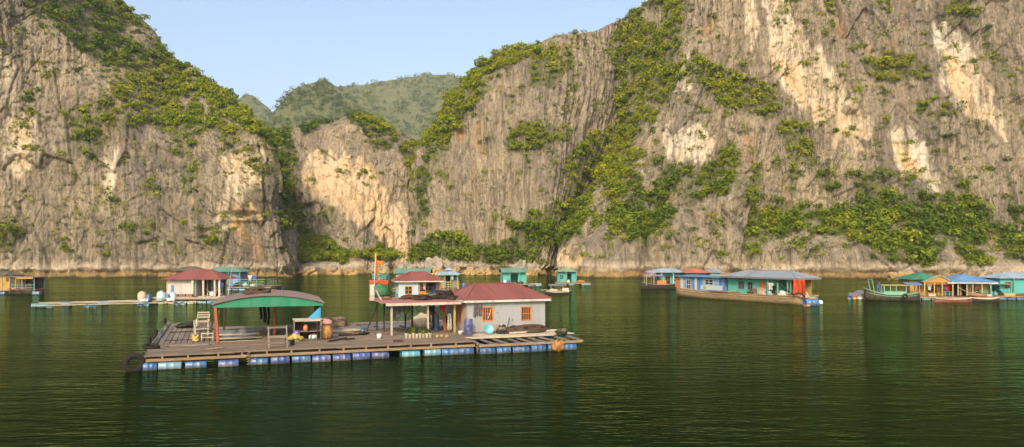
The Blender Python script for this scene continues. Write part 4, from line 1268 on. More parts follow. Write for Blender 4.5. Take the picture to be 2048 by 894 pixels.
chair('chair', 'old wooden chair at the back of the left platform, under the upturned one', FR.at(2.35, 10.6, 0.72), RA + 0.15, 0.8, 0.6, 0.45, 1.0)
o = chair('chair', 'wooden chair stacked on top of another on the left platform', FR.at(2.4, 10.75, 1.30), RA - 0.1, 0.75, 0.55, 0.35, 0.85)
t = thing('drying_rack', 'dark narrow wooden rack standing behind the stacked chairs', 'rack', FR.at(3.35, 11.6, 0.72), RA)
MB().bar((0, 0, 0), (0.12, 0.1, 1.55), 0.06).build('upright', 'dark_wood', t); MB().bar((0.38, 0, 0), (0.42, 0.1, 1.6), 0.06).build('upright', 'dark_wood', t)
for z in (0.3, 0.75, 1.2, 1.5): MB().bar((0.02 + 0.07 * z, 0.06 * z, z), (0.38, 0.06 * z, z), 0.05).build('rung', 'dark_wood', t)
t = thing('bench', 'low pale wooden bench beside the left orange canopy post', 'bench', FR.at(2.75, 7.3, 0.72), RA)
for k in range(3): MB().box(0, 0.75, k * 0.13, k * 0.13 + 0.11, 0.42, 0.46).build('slat', 'pale_wood', t)
for x in (0.04, 0.71):
    for y in (0.04, 0.34): MB().bar((x, y, 0), (x, y, 0.42), 0.05).build('leg', 'pale_wood', t)
MB().bar((0.04, 0.04, 0.2), (0.71, 0.04, 0.2), 0.04).build('stretcher', 'pale_wood', t)
tag(MB().blob((0, 0, 0.12), (0.26, 0.2, 0.26), 3, 0.8, 22, 12, 2.2, 0.0).build('bag', 'yellow_plastic', None, True, FR.at(2.45, 7.35, 0.72)), 'crumpled yellow bag beside the low bench', 'bag')

# arched canopy
cano = thing('canopy', 'arched mauve roofed shelter with green gable and orange posts', 'shelter', FR.at(3.45, 6.2, 0), RA + math.radians(-4))
W_, D_ = 6.75, 8.2
def arc(s): return 3.06 + 0.56 * (1 - (2 * s - 1) ** 2)
mb = MB(); n = 168
for v0, off in ((0.0, 0), (D_, 0)):
    pass
vs = []
for i in range(n + 1):
    s = i / n; z = arc(s) + 0.018 * math.sin(i * math.pi / 2)
    vs += [(-0.12 + s * (W_ + 0.24), -0.15, z), (-0.12 + s * (W_ + 0.24), D_, z), (-0.12 + s * (W_ + 0.24), D_, z - 0.03), (-0.12 + s * (W_ + 0.24), -0.15, z - 0.03)]
fs = []
for i in range(n):
    a, c_ = i * 4, (i + 1) * 4
    for k in range(4): fs.append((a + k, a + (k + 1) % 4, c_ + (k + 1) % 4, c_ + k))
fs += [(0, 3, 2, 1), (n * 4, n * 4 + 1, n * 4 + 2, n * 4 + 3)]
mb.add(vs, [f[::-1] for f in fs]).build('roof', 'mauve_roof', cano)
for y in (-0.02, D_ - 0.1):
    mb = MB(); q = 24
    prof = [(0.0, 2.88)] + [(W_, 2.88)] + [(W_ * (1 - i / q), arc(1 - i / q) - 0.06) for i in range(q + 1)]
    mb.prism(prof, y, y + 0.04, 'y').build('gable_panel', 'green_gable', cano)
    for i in range(1, 9):
        x = W_ * i / 9 + rnd.uniform(-0.05, 0.05)
        MB().box(x, x + 0.05, y - 0.02, y - 0.002, 2.89, arc(x / W_) - 0.08).build('gable_batten', 'green_gable', cano)
MB().bar((0.30, 0.12, 0.72), (0.16, 0.05, 2.9), 0.26, 0.16).build('post', 'orange_post', cano)
MB().bar((3.70, 3.6, 0.72), (3.70, 3.5, 3.3), 0.22, 0.16).build('post', 'orange_post', cano)
for v in (4.3, 5.2, 6.1, 7.0, 7.9):
    MB().bar((3.70 + rnd.uniform(-0.1, 0.1), v, 0.72), (3.70 + rnd.uniform(-0.1, 0.1), v, 3.3), 0.13).build('post', 'dark_wood', cano)
for v in (1.6, 3.0, 4.5, 6.0, 7.6):
    MB().bar((6.55, v, 0.72), (6.62, v, 3.0), 0.12).build('post', 'dark_wood', cano)
MB().bar((0.2, 7.8, 0.72), (0.2, 7.8, 3.0), 0.12).build('post', 'dark_wood', cano)
for x in (0.1, 3.4, 6.6):
    MB().bar((x, 0.05, arc(x / W_) - 0.1), (x, D_ - 0.15, arc(x / W_) - 0.1), 0.08, 0.1).build('purlin', 'dark_wood', cano)
o = MB()
o.add([(0, 0, 0), (0, 0, 1.05), (-1.15, 0.05, 0.0), (-0.55, 0.12, 0.52), (-0.25, 0.16, 0.3)], [(0, 2, 4), (2, 3, 4), (3, 1, 4), (1, 0, 4)])
o = o.build('tarp', 'tarp_blue', None, True, FR.at(10.05, 5.9, 1.78), (0, 0, RA)); o.modifiers.new('cloth', 'SOLIDIFY').thickness = 0.015
tag(o, 'blue tarp corner hanging from the right end of the green canopy', 'tarp')
heap('net_heap', 'dark net bundle lying on top of the arched mauve roof', 'net', FR.at(6.2, 9.3, 3.58), (0.85, 0.6, 0.34), 'net_brown', 31, 0.4, 8, RA)
# dark nets hung to dry from the middle of the canopy
for k, (du, w) in enumerate(((0.0, 0.16), (0.25, 0.2), (0.5, 0.12))):
    o = MB().sheet(lambda a, q, du=du, w=w: (-0.5 + du + w * (a - 0.5) + 0.03 * math.sin(q * 9 + k), 0.06 * math.sin(a * 6), -q * (1.55 + 0.2 * k)), 6, 10).build('hanging_net', 'cloth_black', None, True, FR.at(7.05, 10.4, 3.28), (0, 0, RA))
    o.modifiers.new('cloth', 'SOLIDIFY').thickness = 0.03
    tag(o, ('narrow', 'wide', 'middle')[k] + ' dark net strip hanging beside the inner orange canopy post', 'net')

# trestle rack on the front walkway
t = thing('trestle_rack', 'weathered wooden folding rack standing on the front walkway', 'rack', FR.at(6.5, 0.95, 0.80), RA + 0.08)
for x in (0, 1.02):
    MB().bar((x, 0.0, 0), (x + 0.03, 0.42, 1.25), 0.07, 0.05).build('leg', 'grey_wood', t); MB().bar((x, 0.75, 0), (x, 0.36, 0.75), 0.07, 0.05).build('leg', 'grey_wood', t)
    MB().bar((x, 0.05, 0.32), (x, 0.6, 0.32), 0.05).build('stretcher', 'grey_wood', t)
for z, h in ((1.16, 0.10), (0.62, 0.16), (0.30, 0.06), (0.12, 0.05)):
    MB().bar((-0.05, 0.34 * z, z), (1.1, 0.34 * z, z), 0.04, h).build('rail', 'grey_wood', t)
# cabinet with things in it
t = thing('cabinet', 'open fronted wooden cabinet beside the folding rack', 'cabinet', FR.at(8.3, 5.45, 0.72), RA - 0.06)
MB().box(0, 0.06, 0, 0.8, 0, 1.28).build('side_panel', 'grey_wood', t); MB().box(1.66, 1.72, 0, 0.8, 0, 1.28).build('side_panel', 'grey_wood', t)
MB().box(-0.06, 1.78, -0.06, 0.86, 1.285, 1.34).build('top_board', 'pale_wood', t); MB().box(0.062, 1.658, 0.76, 0.80, 0.0, 1.28).build('back_panel', 'dark_wood', t)
MB().box(0.062, 1.658, 0.10, 0.755, 0.50, 0.54).build('shelf', 'grey_wood', t); MB().box(0.062, 1.658, -0.02, 0.02, 1.20, 1.283).build('rail', 'pale_wood', t)
C0 = Frame(*FR.at(8.3, 5.45).xy, RA - 0.06)
def jar(name, label, u, v, z, r, h, mat, cat):
    t = thing(name, label, cat, C0.at(u, v, z))
    MB().lathe([(r * 0.8, 0), (r, 0.02), (r, h * 0.72), (r * 0.6, h * 0.85), (r * 0.5, h * 0.9)], 14).build('body', mat, t, True)
    MB().lathe([(r * 0.55, h * 0.9 + 0.001), (r * 0.55, h), (r * 0.5, h + 0.01)], 12).build('lid', 'red_paint', t, True)
jar('jar', 'orange plastic jar on the cabinet shelf', 0.75, 0.3, 1.265, 0.15, 0.42, 'orange_plastic', 'jar')
jar('jar', 'white plastic jar standing low in the cabinet', 1.30, 0.25, 0.725, 0.14, 0.36, 'white_plastic', 'jar')
jar('jug', 'pale jug beside the white jar in the cabinet', 1.05, 0.3, 0.725, 0.12, 0.3, 'tank_pale', 'jug')
tag(MB().blob((0, 0, 0.12), (0.42, 0.28, 0.26), 8, 0.8, 22, 12, 2.2, 0.0).build('bag', 'yellow_plastic', None, True, C0.at(0.05, -0.35, 0.72)), 'yellow plastic bag in front of the open cabinet', 'bag')
tag(MB().blob((0, 0, 0.15), (0.22, 0.18, 0.24), 9, 0.35, 16, 9, 1.4, 0.0).build('bag', 'violet_plastic', None, True, C0.at(0.15, -0.22, 0.95)), 'small violet bag lying on the yellow one by the cabinet', 'bag')
t = thing('stool', 'small grey wooden stool standing in front of the cabinet', 'stool', C0.at(1.0, -0.55, 0.72), 0.2)
MB().box(0, 0.42, 0, 0.3, 0.34, 0.38).build('seat', 'grey_wood', t)
for x in (0.04, 0.38):
    for y in (0.04, 0.26): MB().bar((x, y, 0), (x, y, 0.34), 0.05).build('leg', 'grey_wood', t)
t = thing('wooden_ladder', 'short dark wooden ladder leaning on the right side of the cabinet', 'ladder', C0.at(1.45, -0.35, 0.72), RA)
for x in (0, 0.36): MB().bar((x, 0, 0), (x, 0.22, 1.15), 0.05).build('rail', 'dark_wood', t)
for z in (0.25, 0.55, 0.85): MB().bar((0, 0.19 * z, z), (0.36, 0.19 * z, z), 0.04).build('rung', 'dark_wood', t)
t = thing('sack', 'tan stuffed sack standing right of the cabinet', 'sack', C0.at(2.1, 0.15, 0.72))
MB().blob((0, 0, 0.42), (0.36, 0.30, 0.52), 14, 0.25, 18, 10, 1.2, 0.0).build('body', 'sack', t, True); MB().lathe([(0.14, 0.82), (0.08, 0.92), (0.15, 1.02)], 10).build('tied_neck', 'sack', t, True)
tag(MB().blob((0, 0, 0.12), (0.42, 0.32, 0.22), 15, 0.3, 18, 10, 1.2, 0.0).build('blanket', 'cloth_pink', None, True, C0.at(2.05, 0.35, 1.66)), 'dull pink cloth bundle on top of the tan sack', 'blanket')
heap('rope_heap', 'tangled heap of pale rope behind the cabinet', 'rope', FR.at(12.0, 14.6, 0.73), (1.25, 0.9, 0.55), 'rope', 44, 0.5, 16, RA)
for k, (a, c_, lb) in enumerate((((10.2, 2.9), (11.6, 4.4), 'dark timber offcut lying on the walkway right of the cabinet'), ((11.3, 3.6), (12.0, 3.9), 'short dark timber stub beside the longer offcut'))):
    z0 = 0.79 if k == 0 else 0.78
    tag(MB().bar(FR.at(a[0], a[1] + 0.6, z0), FR.at(c_[0], c_[1] + 0.6, z0), 0.12, 0.10).build('timber', 'dark_wood'), lb, 'timber')

# porch
porch = thing('porch', 'flat red roofed open porch on thin posts left of the white house', 'porch', FR.o, RA)
flat_roof(porch, 14.0, 19.62, 5.6, 10.3, 2.95, 3.06, 'porch_roof')
MB().box(14.3, 19.6, 5.55, 5.595, 2.76, 2.93).build('fascia', 'cream', porch)
for v in (6.0, 8.0, 9.9): MB().bar((14.2, v, 2.86), (19.5, v, 2.87), 0.08, 0.09).build('rafter', 'dark_wood', porch)
for u, v, mt, w in ((14.56, 9.9, 'dark_wood', 0.12), (14.93, 9.2, 'dark_wood', 0.10), (16.66, 9.9, 'dark_wood', 0.10), (16.95, 9.0, 'dark_wood', 0.12), (18.82, 9.9, 'dark_wood', 0.14), (14.75, 5.9, 'pale_wood', 0.13), (17.35, 6.1, 'pale_wood', 0.12), (18.9, 7.3, 'orange_post', 0.13), (19.3, 6.2, 'yellow_paint', 0.13)):
    post(porch, u, v, 0.72, 2.86, mt, w)
MB().bar((14.56, 9.9, 2.6), (13.75, 9.6, 0.72), 0.07).build('brace', 'dark_wood', porch)
MB().tube([(14.6 + i * 0.45, 6.4, 2.70 - 0.05 * math.sin(i / 10 * math.pi)) for i in range(11)], 0.012, 5).build('clothes_line', 'rope', porch, True)
for px, v, z, w, h, mt, lg, lb in ((791, 6.4, 2.66, 0.62, 0.78, 'cloth_grey', False, 'grey shirt hanging on the porch line, nearest the left pale post'), (811, 6.4, 2.65, 0.30, 0.55, 'cloth_olive', False, 'olive shirt hanging on the porch line beside the grey one'),
                                   (862, 6.4, 2.64, 0.36, 1.25, 'cloth_black', True, 'black trousers hanging on the porch line'), (885, 6.4, 2.66, 0.30, 0.42, 'cloth_red', False, 'red top hanging on the porch line near the yellow post'), (899, 7.0, 2.0, 0.26, 1.15, 'cloth_white', True, 'white and brown clothes hanging just behind the yellow post')):
    garment('hanging_clothes', lb, FR.at(u_at(px, v), v, z), RA, w, h, mt, px * 0.1, lg)
standing_barrel('barrel', 'tall blue barrel under the porch beside the red post', FR.at(18.55, 8.2, 0.72), 'drum_blue', 0.17, 1.15)
t = thing('plastic_crate', 'yellow plastic crate under the porch beside the red post', 'crate', FR.at(19.1, 7.6, 0.72), RA)
for a in ((0, 0.03, 0, 0.36), (0.42, 0.45, 0, 0.36), (0.031, 0.419, 0, 0.03), (0.031, 0.419, 0.33, 0.36)): MB().box(*a, 0, 0.5).build('side', 'yellow_plastic', t)
MB().box(0.031, 0.419, 0.031, 0.329, 0.0, 0.03).build('base', 'yellow_plastic', t)
garment('towel', 'dark towel draped behind the yellow crate', FR.at(19.35, 8.2, 1.75), RA, 0.4, 0.75, 'cloth_plum', 5)
heap('bedding_heap', 'tan crumpled heap of sacking at the back of the porch', 'sacking', FR.at(19.0, 13.0, 0.62), (1.2, 0.8, 0.7), 'foam', 61, 0.4, 4, RA)
for k, (px, v, r, mt, lb) in enumerate(((822, 8.6, (0.75, 0.5, 0.26), 'net_brown', 'low brown net heap, leftmost on the red porch roof'), (845, 7.6, (0.62, 0.5, 0.30), 'net', 'dark brown net heap in the middle of the red porch roof'), (864, 8.2, (0.5, 0.45, 0.36), 'net_green', 'greenish net heap between darker ones on the porch roof'),
                                       (888, 8.3, (0.85, 0.6, 0.46), 'rubber', 'large black net heap on the right of the porch roof'), (908, 7.3, (0.42, 0.4, 0.24), 'net', 'small dark net heap against the red house roof'), (770, 9.0, (0.5, 0.4, 0.12), 'rope', 'pale rope heap at the left of the porch roof'))):
    u = u_at(px, v)
    heap('net_heap', lb, 'net', FR.at(u, v, 2.955 + 0.0234 * (v - 5.6)), r, mt, 70 + k, 0.42, 9, RA, strand_mat='rope' if k in (2, 5) else None)
# flagpole, board and little ladder on the porch roof
uf = u_at(745, 8.2)
t = thing('flagpole', 'thin white flagpole with a furled orange pennant on the porch roof', 'flagpole', FR.at(uf + 0.12, 8.2, 3.0), RA)
MB().tube([(0, 0, 0), (0.03, 0, 1.6), (0.09, 0, 3.3)], [0.035, 0.03, 0.02], 8).build('pole', 'white_metal', t, True)
o = MB().sheet(lambda a, q: (0.05 + 0.03 * q + (0.04 + 0.20 * math.sin(math.pi * min(1, q * 0.8 + 0.12))) * a * 0.8, 0.07 * math.sin(a * 7 + q * 4), 3.35 - 1.75 * q - 0.1 * a), 8, 16).build('pennant', 'cloth_orange', t, True)
o.modifiers.new('cloth', 'SOLIDIFY').thickness = 0.01
t = thing('upright_board', 'narrow white painted board standing on the left end of the porch roof', 'board', FR.at(uf - 0.22, 8.0, 2.99), RA)
MB().box(0, 0.30, 0, 0.05, 0, 1.12).build('panel', 'white_paint', t); MB().box(-0.02, 0.32, -0.012, -0.001, 0.0, 0.42).build('lower_band', 'pink_wall', t); MB().box(-0.02, 0.32, -0.012, 0.0, 1.06, 1.14).build('top_batten', 'white_paint', t)
t = thing('roof_ladder', 'small white ladder sloping down to the porch roof beside the flagpole', 'ladder', FR.at(uf + 0.2, 8.0, 2.99), RA)
for y in (0, 0.22, 0.44): MB().bar((0, y, 0.75), (0.42, y, 0.02), 0.035).build('rail', 'white_paint', t)
for k in range(4): MB().bar((0.08 + 0.1 * k, 0, 0.62 - 0.17 * k), (0.08 + 0.1 * k, 0.44, 0.62 - 0.17 * k), 0.03).build('rung', 'white_paint', t)

# the white house
HU, HV, HZ = 19.95, 5.3, 0.72
house = thing('floating_house', 'white walled house with red hip roof on the near raft', 'house', FR.at(HU, HV, HZ), RA)
def hx(px): return u_at(px, HV) - HU
def hzz(py, px): return z_at(py, u_at(px, HV), HV) - HZ
w1 = (hx(966.5), hx(984.5), hzz(640, 975), hzz(615, 975)); w2 = (hx(1043.5), hx(1060.5), hzz(639, 1052), hzz(615, 1052))
LX, LY, LZ = 5.95, 5.3, 2.30
mb = MB()
holed_wall(mb, 'x', 0.0, 0.0, LX, 0.0, LZ, 0.12, [w1, w2])
holed_wall(mb, 'x', LY - 0.12, 0.0, LX, 0.0, LZ, 0.12, [])
mb.build('wall', 'near_white_wall', house)
mb = MB(); holed_wall(mb, 'y', 0.0, 0.121, LY - 0.121, 0.0, LZ, 0.12, [(1.3, 2.1, 0.75, 1.95)]); mb.build('wall', 'pink_wall', house)
mb = MB(); holed_wall(mb, 'y', LX - 0.12, 0.121, LY - 0.121, 0.0, LZ, 0.12, []); mb.build('wall', 'near_white_wall', house)
window(house, 'x', 0.0, *w1, 'orange_wood', 'inside_shade', 4, 1)
window(house, 'x', 0.0, *w2, 'orange_wood', 'inside_shade', 4, 1)
wl = window(house, 'y', 0.0, 1.3, 2.1, 0.75, 1.95, 'orange_wood', 'orange_wood', 2, 1)
br = MB().bar((w1[1] - 0.05, -0.02, w1[3] - 0.05), ((w1[0] + w1[1]) / 2, -0.02, w1[2] + 0.1), 0.05, 0.03).build('broken_shutter', 'pale_wood', house)
MB().box(hx(964), hx(988), -0.05, -0.005, hzz(611, 975), hzz(603, 975)).build('sign_board', 'sky_paint', house)
hip_roof(house, -0.30, LX + 0.35, -0.32, LY + 0.35, LZ + 0.06, 3.38, 'red_roof', 1.75, None, 'white_paint')
for x in (hx(1000), hx(1040)):
    yy, q = LY / 2, 1.0
    MB().bar((x + 0.05, -0.29, LZ + 0.075), (x - 0.25, LY / 2 - 0.1, 3.37), 0.07, 0.025).build('seam_strip', 'red_roof', house)
MB().box(0.0, LX, -0.015, -0.002, 0.0, 0.10).build('skirting', 'grey_wood', house)
garment('hanging_clothes', 'grey clothes hanging on the white house wall left of its first window', FR.at(u_at(955, HV), HV - 0.10, z_at(609, u_at(955, HV), HV)), RA, 0.55, 0.85, 'cloth_grey', 3.3, True)
for px, py, lb in ((995, 626, 'round'), (1025, 640, 'larger')):
    MB().lathe([(0.03, 0), (0.045, 0.01), (0.03, 0.02)], 10, 'y', (hx(px), -0.022, hzz(py, px))).build('wall_hook', 'rust_metal', house, True)
standing_barrel('barrel', 'navy plastic barrel standing at the left corner of the white house', FR.at(u_at(936.5, 4.6), 4.6, 0.71), 'barrel_navy', 0.30, 1.08)
def bowl(name, label, loc, r, h, mat, rot=(0, 0, 0)):
    o = MB().lathe([(r * 0.55, 0), (r * 0.62, 0.01), (r * 0.95, h * 0.9), (r, h), (r * 0.93, h), (r * 0.58, 0.03), (0.01, 0.028)], 20).build(name, mat, None, True, loc, rot)
    return tag(o, label, 'basin')
bowl('basin', 'small white basin on the deck left of the navy barrel', FR.at(u_at(921, 5.0), 5.0, 0.72), 0.20, 0.22, 'white_plastic')
bowl('basin', 'round cyan tub tipped against the white house wall', FR.at(u_at(975, 4.9), 4.86, 0.92), 0.36, 0.28, 'tub_cyan', (math.radians(62), 0, RA))
heap('net_heap', 'long low brown net heap along the foot of the white house', 'net', FR.at(u_at(1052, 4.6), 4.6, 0.71), (1.75, 0.55, 0.46), 'net_brown', 91, 0.25, 10, RA)
heap('net_heap', 'small dark tangle of net left of the long brown heap', 'net', FR.at(u_at(1004, 4.6), 4.6, 0.71), (0.42, 0.35, 0.42), 'net_green', 93, 0.5, 12, RA, strand_mat='rope')
tag(MB().tube([FR.at(u_at(1012, 4.5), 4.5, 0.72), FR.at(u_at(1019, 5.2), 5.2, 1.75)], 0.025, 6).build('stick', 'dark_wood'), 'thin dark stick leaning on the white wall by the net heap', 'stick')
for dx, lb in ((0.0, 'left'), (0.13, 'right')):
    tag(MB().bar(FR.at(u_at(995, 4.8) + dx, 4.8, 0.71), FR.at(u_at(994, 4.8) + dx * 1.6, 5.2, 1.32), 0.07, 0.03).build('stake', 'beam_wood'), lb + ' one of two short upright stakes against the white wall', 'stake')
tag(MB().bar(FR.at(22.6, 3.9, 0.79), FR.at(26.4, 4.5, 0.80), 0.15, 0.12).build('timber', 'pale_wood'), 'long pale beam lying in front of the brown net heap', 'timber')
# row of pots with seedlings
leafq = [(-0.02, 0, 0), (0.02, 0, 0), (0.03, 0.01, 0.16), (0, 0.03, 0.30), (-0.03, 0.01, 0.16)]
for k in range(8):
    u = 15.05 + k * 0.225
    t = thing('plant_pot', ('leftmost', 'second', 'third', 'fourth', 'fifth', 'sixth', 'seventh', 'rightmost')[k] + ' white pot with thin green shoots in the row before the porch', 'plant pot', FR.at(u, 2.85 + rnd.uniform(-0.06, 0.06), 0.80), rnd.uniform(0, 6), 'row of white pots before the porch')
    h = rnd.uniform(0.26, 0.40)
    MB().lathe([(0.075, 0), (0.085, 0.01), (0.10, h - 0.03), (0.108, h), (0.095, h), (0.09, h - 0.04), (0.01, h - 0.04)], 12).build('pot', 'foam' if k % 3 else 'white_paint', t, True)
    mb = MB()
    for j in range(7):
        a = j * 0.9 + rnd.random(); M_ = Matrix.Translation((0.03 * math.cos(a), 0.03 * math.sin(a), h - 0.04)) @ Matrix.Rotation(a, 4, 'Z') @ Matrix.Rotation(rnd.uniform(0.1, 0.6), 4, 'X') @ Matrix.Scale(rnd.uniform(0.9, 1.7), 4)
        mb.add([M_ @ Vector(p) for p in leafq], [(0, 1, 2, 3, 4)])
    mb.build('shoots', 'net_green' if k % 4 == 3 else M_LEAF, t)
for k in range(3):
    tag(MB().blob((0, 0, 0.06), (0.15, 0.12, 0.12), 50 + k, 0.4, 12, 7, 1.4, 0.0).build('stone', 'rock', None, True, FR.at(17.1 + k * 0.32, 2.8 + 0.1 * (k % 2), 0.80)), ('first', 'second', 'third')[k] + ' brown lump on the walkway right of the pots', 'stone')
t = thing('sack', 'ochre sack hanging over the right end of the near raft', 'sack', FR.at(u_at(1115, -0.5), -0.62, 0.30), RA)
MB().blob((0, 0, 0), (0.36, 0.24, 0.36), 81, 0.6, 22, 12, 1.8).build('body', 'sack', t, True); MB().tube([(0, 0, 0.3), (0.05, 0.2, 0.45), (0.1, 0.5, 0.42)], 0.03, 6).build('tie_rope', 'rope', t, True)
heap('rope_heap', 'grey net and rope tangle on the right end of the near raft', 'rope', FR.at(26.0, 2.7, 0.78), (0.42, 0.5, 0.24), 'net_green', 83, 0.5, 10, RA, strand_mat='rope')
rope_line('frayed rope wound round the front beam of the near raft', [FR.at(u_at(497, 0.0) + 0.10 * math.sin(i * 1.9), -0.03 + 0.09 * math.cos(i * 1.9), 0.78 - i * 0.045) for i in range(18)], 0.035)
rope_line('rope hanging at the joint of the two front beams', [FR.at(18.85 + 0.06 * math.sin(i * 1.7), -0.12 + 0.05 * math.cos(i), 0.75 - i * 0.05) for i in range(14)], 0.04)

# loose gear on the decks
def bucket(label, loc, mat, r=0.17, h=0.3):
    t = thing('bucket', label, 'bucket', loc)
    MB().lathe([(r * 0.72, 0), (r * 0.75, 0.01), (r, h), (r * 0.93, h), (r * 0.7, 0.03), (0.01, 0.028)], 16).build('body', mat, t, True)
    MB().tube([(r * math.cos(a), 0, h + r * 0.8 * math.sin(a)) for a in np.linspace(0, math.pi, 9)], 0.012, 5).build('handle', 'grey_metal', t, True)
bucket('blue bucket on the grey boards left of the porch', FR.at(13.2, 8.2, 0.72), 'drum_blue')
bucket('white bucket on the walkway in front of the porch', FR.at(13.6, 4.4, 0.73), 'white_plastic')
bucket('dark bucket beside the folding rack', FR.at(7.9, 2.2, 0.81), 'rubber')
def plank_pile(label, u, v, z, n, L, mat, rz=0.0):
    t = thing('plank_pile', label, 'planks', FR.at(u, v, z), RA + rz)
    for k in range(n):
        y = (k % 3) * 0.2 + rnd.uniform(-0.03, 0.03); zz = (k // 3) * 0.055
        MB().bbox(rnd.uniform(-0.2, 0.1), L + rnd.uniform(-0.4, 0.2), y, y + 0.17, zz, zz + 0.05).build('plank', mat, t)
plank_pile('pile of pale planks on the grey boards between canopy and porch', 10.4, 9.6, 0.72, 7, 3.0, 'pale_wood', 0.12)
plank_pile('few loose planks on the walkway left of the orange post', 1.0, 4.6, 0.73, 4, 2.6, 'grey_wood', -0.05)
heap('net_heap', 'low dark net spread on the boards right of the canopy', 'net', FR.at(12.4, 7.4, 0.72), (0.9, 0.55, 0.2), 'net', 301, 0.5, 10, RA, strand_mat='rope')
heap('net_heap', 'green net bundle on the far part of the left platform', 'net', FR.at(1.6, 17.5, 0.71), (0.8, 0.7, 0.3), 'net_green', 303, 0.5, 8, RA)
rope_line('rope lying in loops on the front walkway', [FR.at(3.2 + 0.35 * math.cos(i * 0.55) + i * 0.02, 1.6 + 0.28 * math.sin(i * 0.55), 0.83 + 0.002 * i) for i in range(34)], 0.022)
rope_line('rope lying in loops on the walkway before the white pots', [FR.at(14.2 + 0.3 * math.cos(i * 0.6), 1.5 + 0.25 * math.sin(i * 0.6), 0.83 + 0.002 * i) for i in range(30)], 0.022, 'net_brown')
# ------------------------------------------------------------------ the floating village behind
def span(pl, pr, z=0.0):
    """frame and length between two pixels on the level z"""
    a, c_ = on_level(*pl, z), on_level(*pr, z)
    d = c_ - a
    return Frame(a.x, a.y, math.atan2(d.y, d.x)), d.length

def pontoon(label, fr, u0, u1, v0, v1, z=0.6, mat='deck_wood', drums='front', dm=('drum_blue',), along='u', width=0.6, skirt='beam_wood', name='pontoon'):
    t = thing(name, label, 'pontoon', fr.o, fr.a)
    deck_boards(t, u0, u1, v0, v1, z, mat, along, width, 0.06, 0.02, (4, 7))
    for v in (v0 + 0.05, (v0 + v1) / 2, v1 - 0.15):
        MB().bar((u0, v, z - 0.14), (u1, v, z - 0.14), 0.12, 0.14).build('beam', skirt, t)
    for u in np.arange(u0 + 0.3, u1, 2.4):
        MB().bar((u, v0, z - 0.27), (u, v1, z - 0.27), 0.14, 0.11).build('cross_beam', 'dark_wood', t)
    if drums:
        for u in np.arange(u0 + 0.6, u1 - 0.3, 1.25 if drums == 'front' else 2.6):
            float_drum(t, u, v0 + 0.38, rnd.choice(dm), 'x', z=0.10)
        for u in np.arange(u0 + 0.6, u1 - 0.3, 2.6):
            float_drum(t, u, v1 - 0.4, rnd.choice(dm), 'x', z=0.10)
    return t

def hut(label, fr, u, v, z, w, d, h, wall, roof=None, front=(), left=(), left_wall=None, name='floating_house', cat='house', back=True, closed=(True, True)):
    """walls with openings (x0,x1,z0,z1,kind,mat). front wall faces -v, left wall faces -u"""
    t = thing(name, label, cat, fr.at(u, v, z), fr.a)
    mb = MB(); holed_wall(mb, 'x', 0.0, 0.0, w, 0.0, h, 0.09, [o[:4] for o in front]); mb.build('wall', wall, t)
    mb = MB(); holed_wall(mb, 'y', 0.0, 0.091, d - 0.091, 0.0, h, 0.09, [o[:4] for o in left]); mb.build('wall', left_wall or wall, t)
    mb = MB(); holed_wall(mb, 'y', w - 0.09, 0.091, d - 0.091, 0.0, h, 0.09, []); mb.build('wall', wall, t)
    mb = MB(); holed_wall(mb, 'x', d - 0.09, 0.0, w, 0.0, h, 0.09, []); mb.build('wall', wall, t)
    for ax, lst in (('x', front), ('y', left)):
        for x0, x1, z0, z1, kind, mt in lst:
            if kind == 'win': window(t, ax, 0.0, x0, x1, z0, z1, mt, 'glass_dark', 2, 1)
            elif kind == 'bars': window(t, ax, 0.0, x0, x1, z0, z1, mt, 'inside_shade', 4, 1)  # pane painted near black as the shaded room behind the bars
            elif kind == 'door': door(t, ax, 0.0, x0, x1, z0, z1, mt)
    return t

def hull(t, L, W, fb, rise_l, rise_r, mat, rim, deck='deck_wood', bottom=None, p=2.6, n=18, stripe=None):
    """wooden hull along +x from 0 to L, centred on y = 0; parts: hull, gunwale, deck"""
    def hb(s): return max(0.06, W / 2 * (1 - abs(2 * s - 1) ** p))
    def sh(s): return fb + (rise_l * max(0, 1 - 2 * s) ** 2 + rise_r * max(0, 2 * s - 1) ** 2)
    secs = []
    for i in range(n + 1):
        s = i / n; b = hb(s); z = sh(s)
        x = s * L
        k = max(0, 1 - 2 * s) ** 3 * rise_l + max(0, 2 * s - 1) ** 3 * rise_r
        secs.append([(x, -b, z), (x, -b * 0.96, z * 0.45), (x, -b * 0.75, -0.25 + k * 0.7), (x, 0, -0.42 + k * 0.8), (x, b * 0.75, -0.25 + k * 0.7), (x, b * 0.96, z * 0.45), (x, b, z)])
    mb = MB(); m = 7
    mb.add([q for s_ in secs for q in s_], [(i * m + j, (i + 1) * m + j, (i + 1) * m + j + 1, i * m + j + 1) for i in range(n) for j in range(m - 1)] + [tuple(range(m)), tuple(n * m + m - 1 - j for j in range(m))])
    h = mb.build('hull', mat, t, True)
    for sg in (-1, 1):
        MB().tube([(i / n * L, sg * (hb(i / n) + 0.01), sh(i / n)) for i in range(n + 1)], 0.07, 6).build('gunwale', rim, t, True)
    if stripe:
        MB().tube([(i / n * L, -(hb(i / n) * 0.985 + 0.02), sh(i / n) * 0.72) for i in range(1, n)], 0.05, 6).build('rub_rail', stripe, t, True)
    mb = MB()
    mb.add([q for i in range(n + 1) for q in ((i / n * L, -hb(i / n) * 0.97, sh(i / n) - 0.05), (i / n * L, hb(i / n) * 0.97, sh(i / n) - 0.05))], [(2 * i, 2 * i + 2, 2 * i + 3, 2 * i + 1) for i in range(n)])
    mb.build('deck', deck, t)
    return h

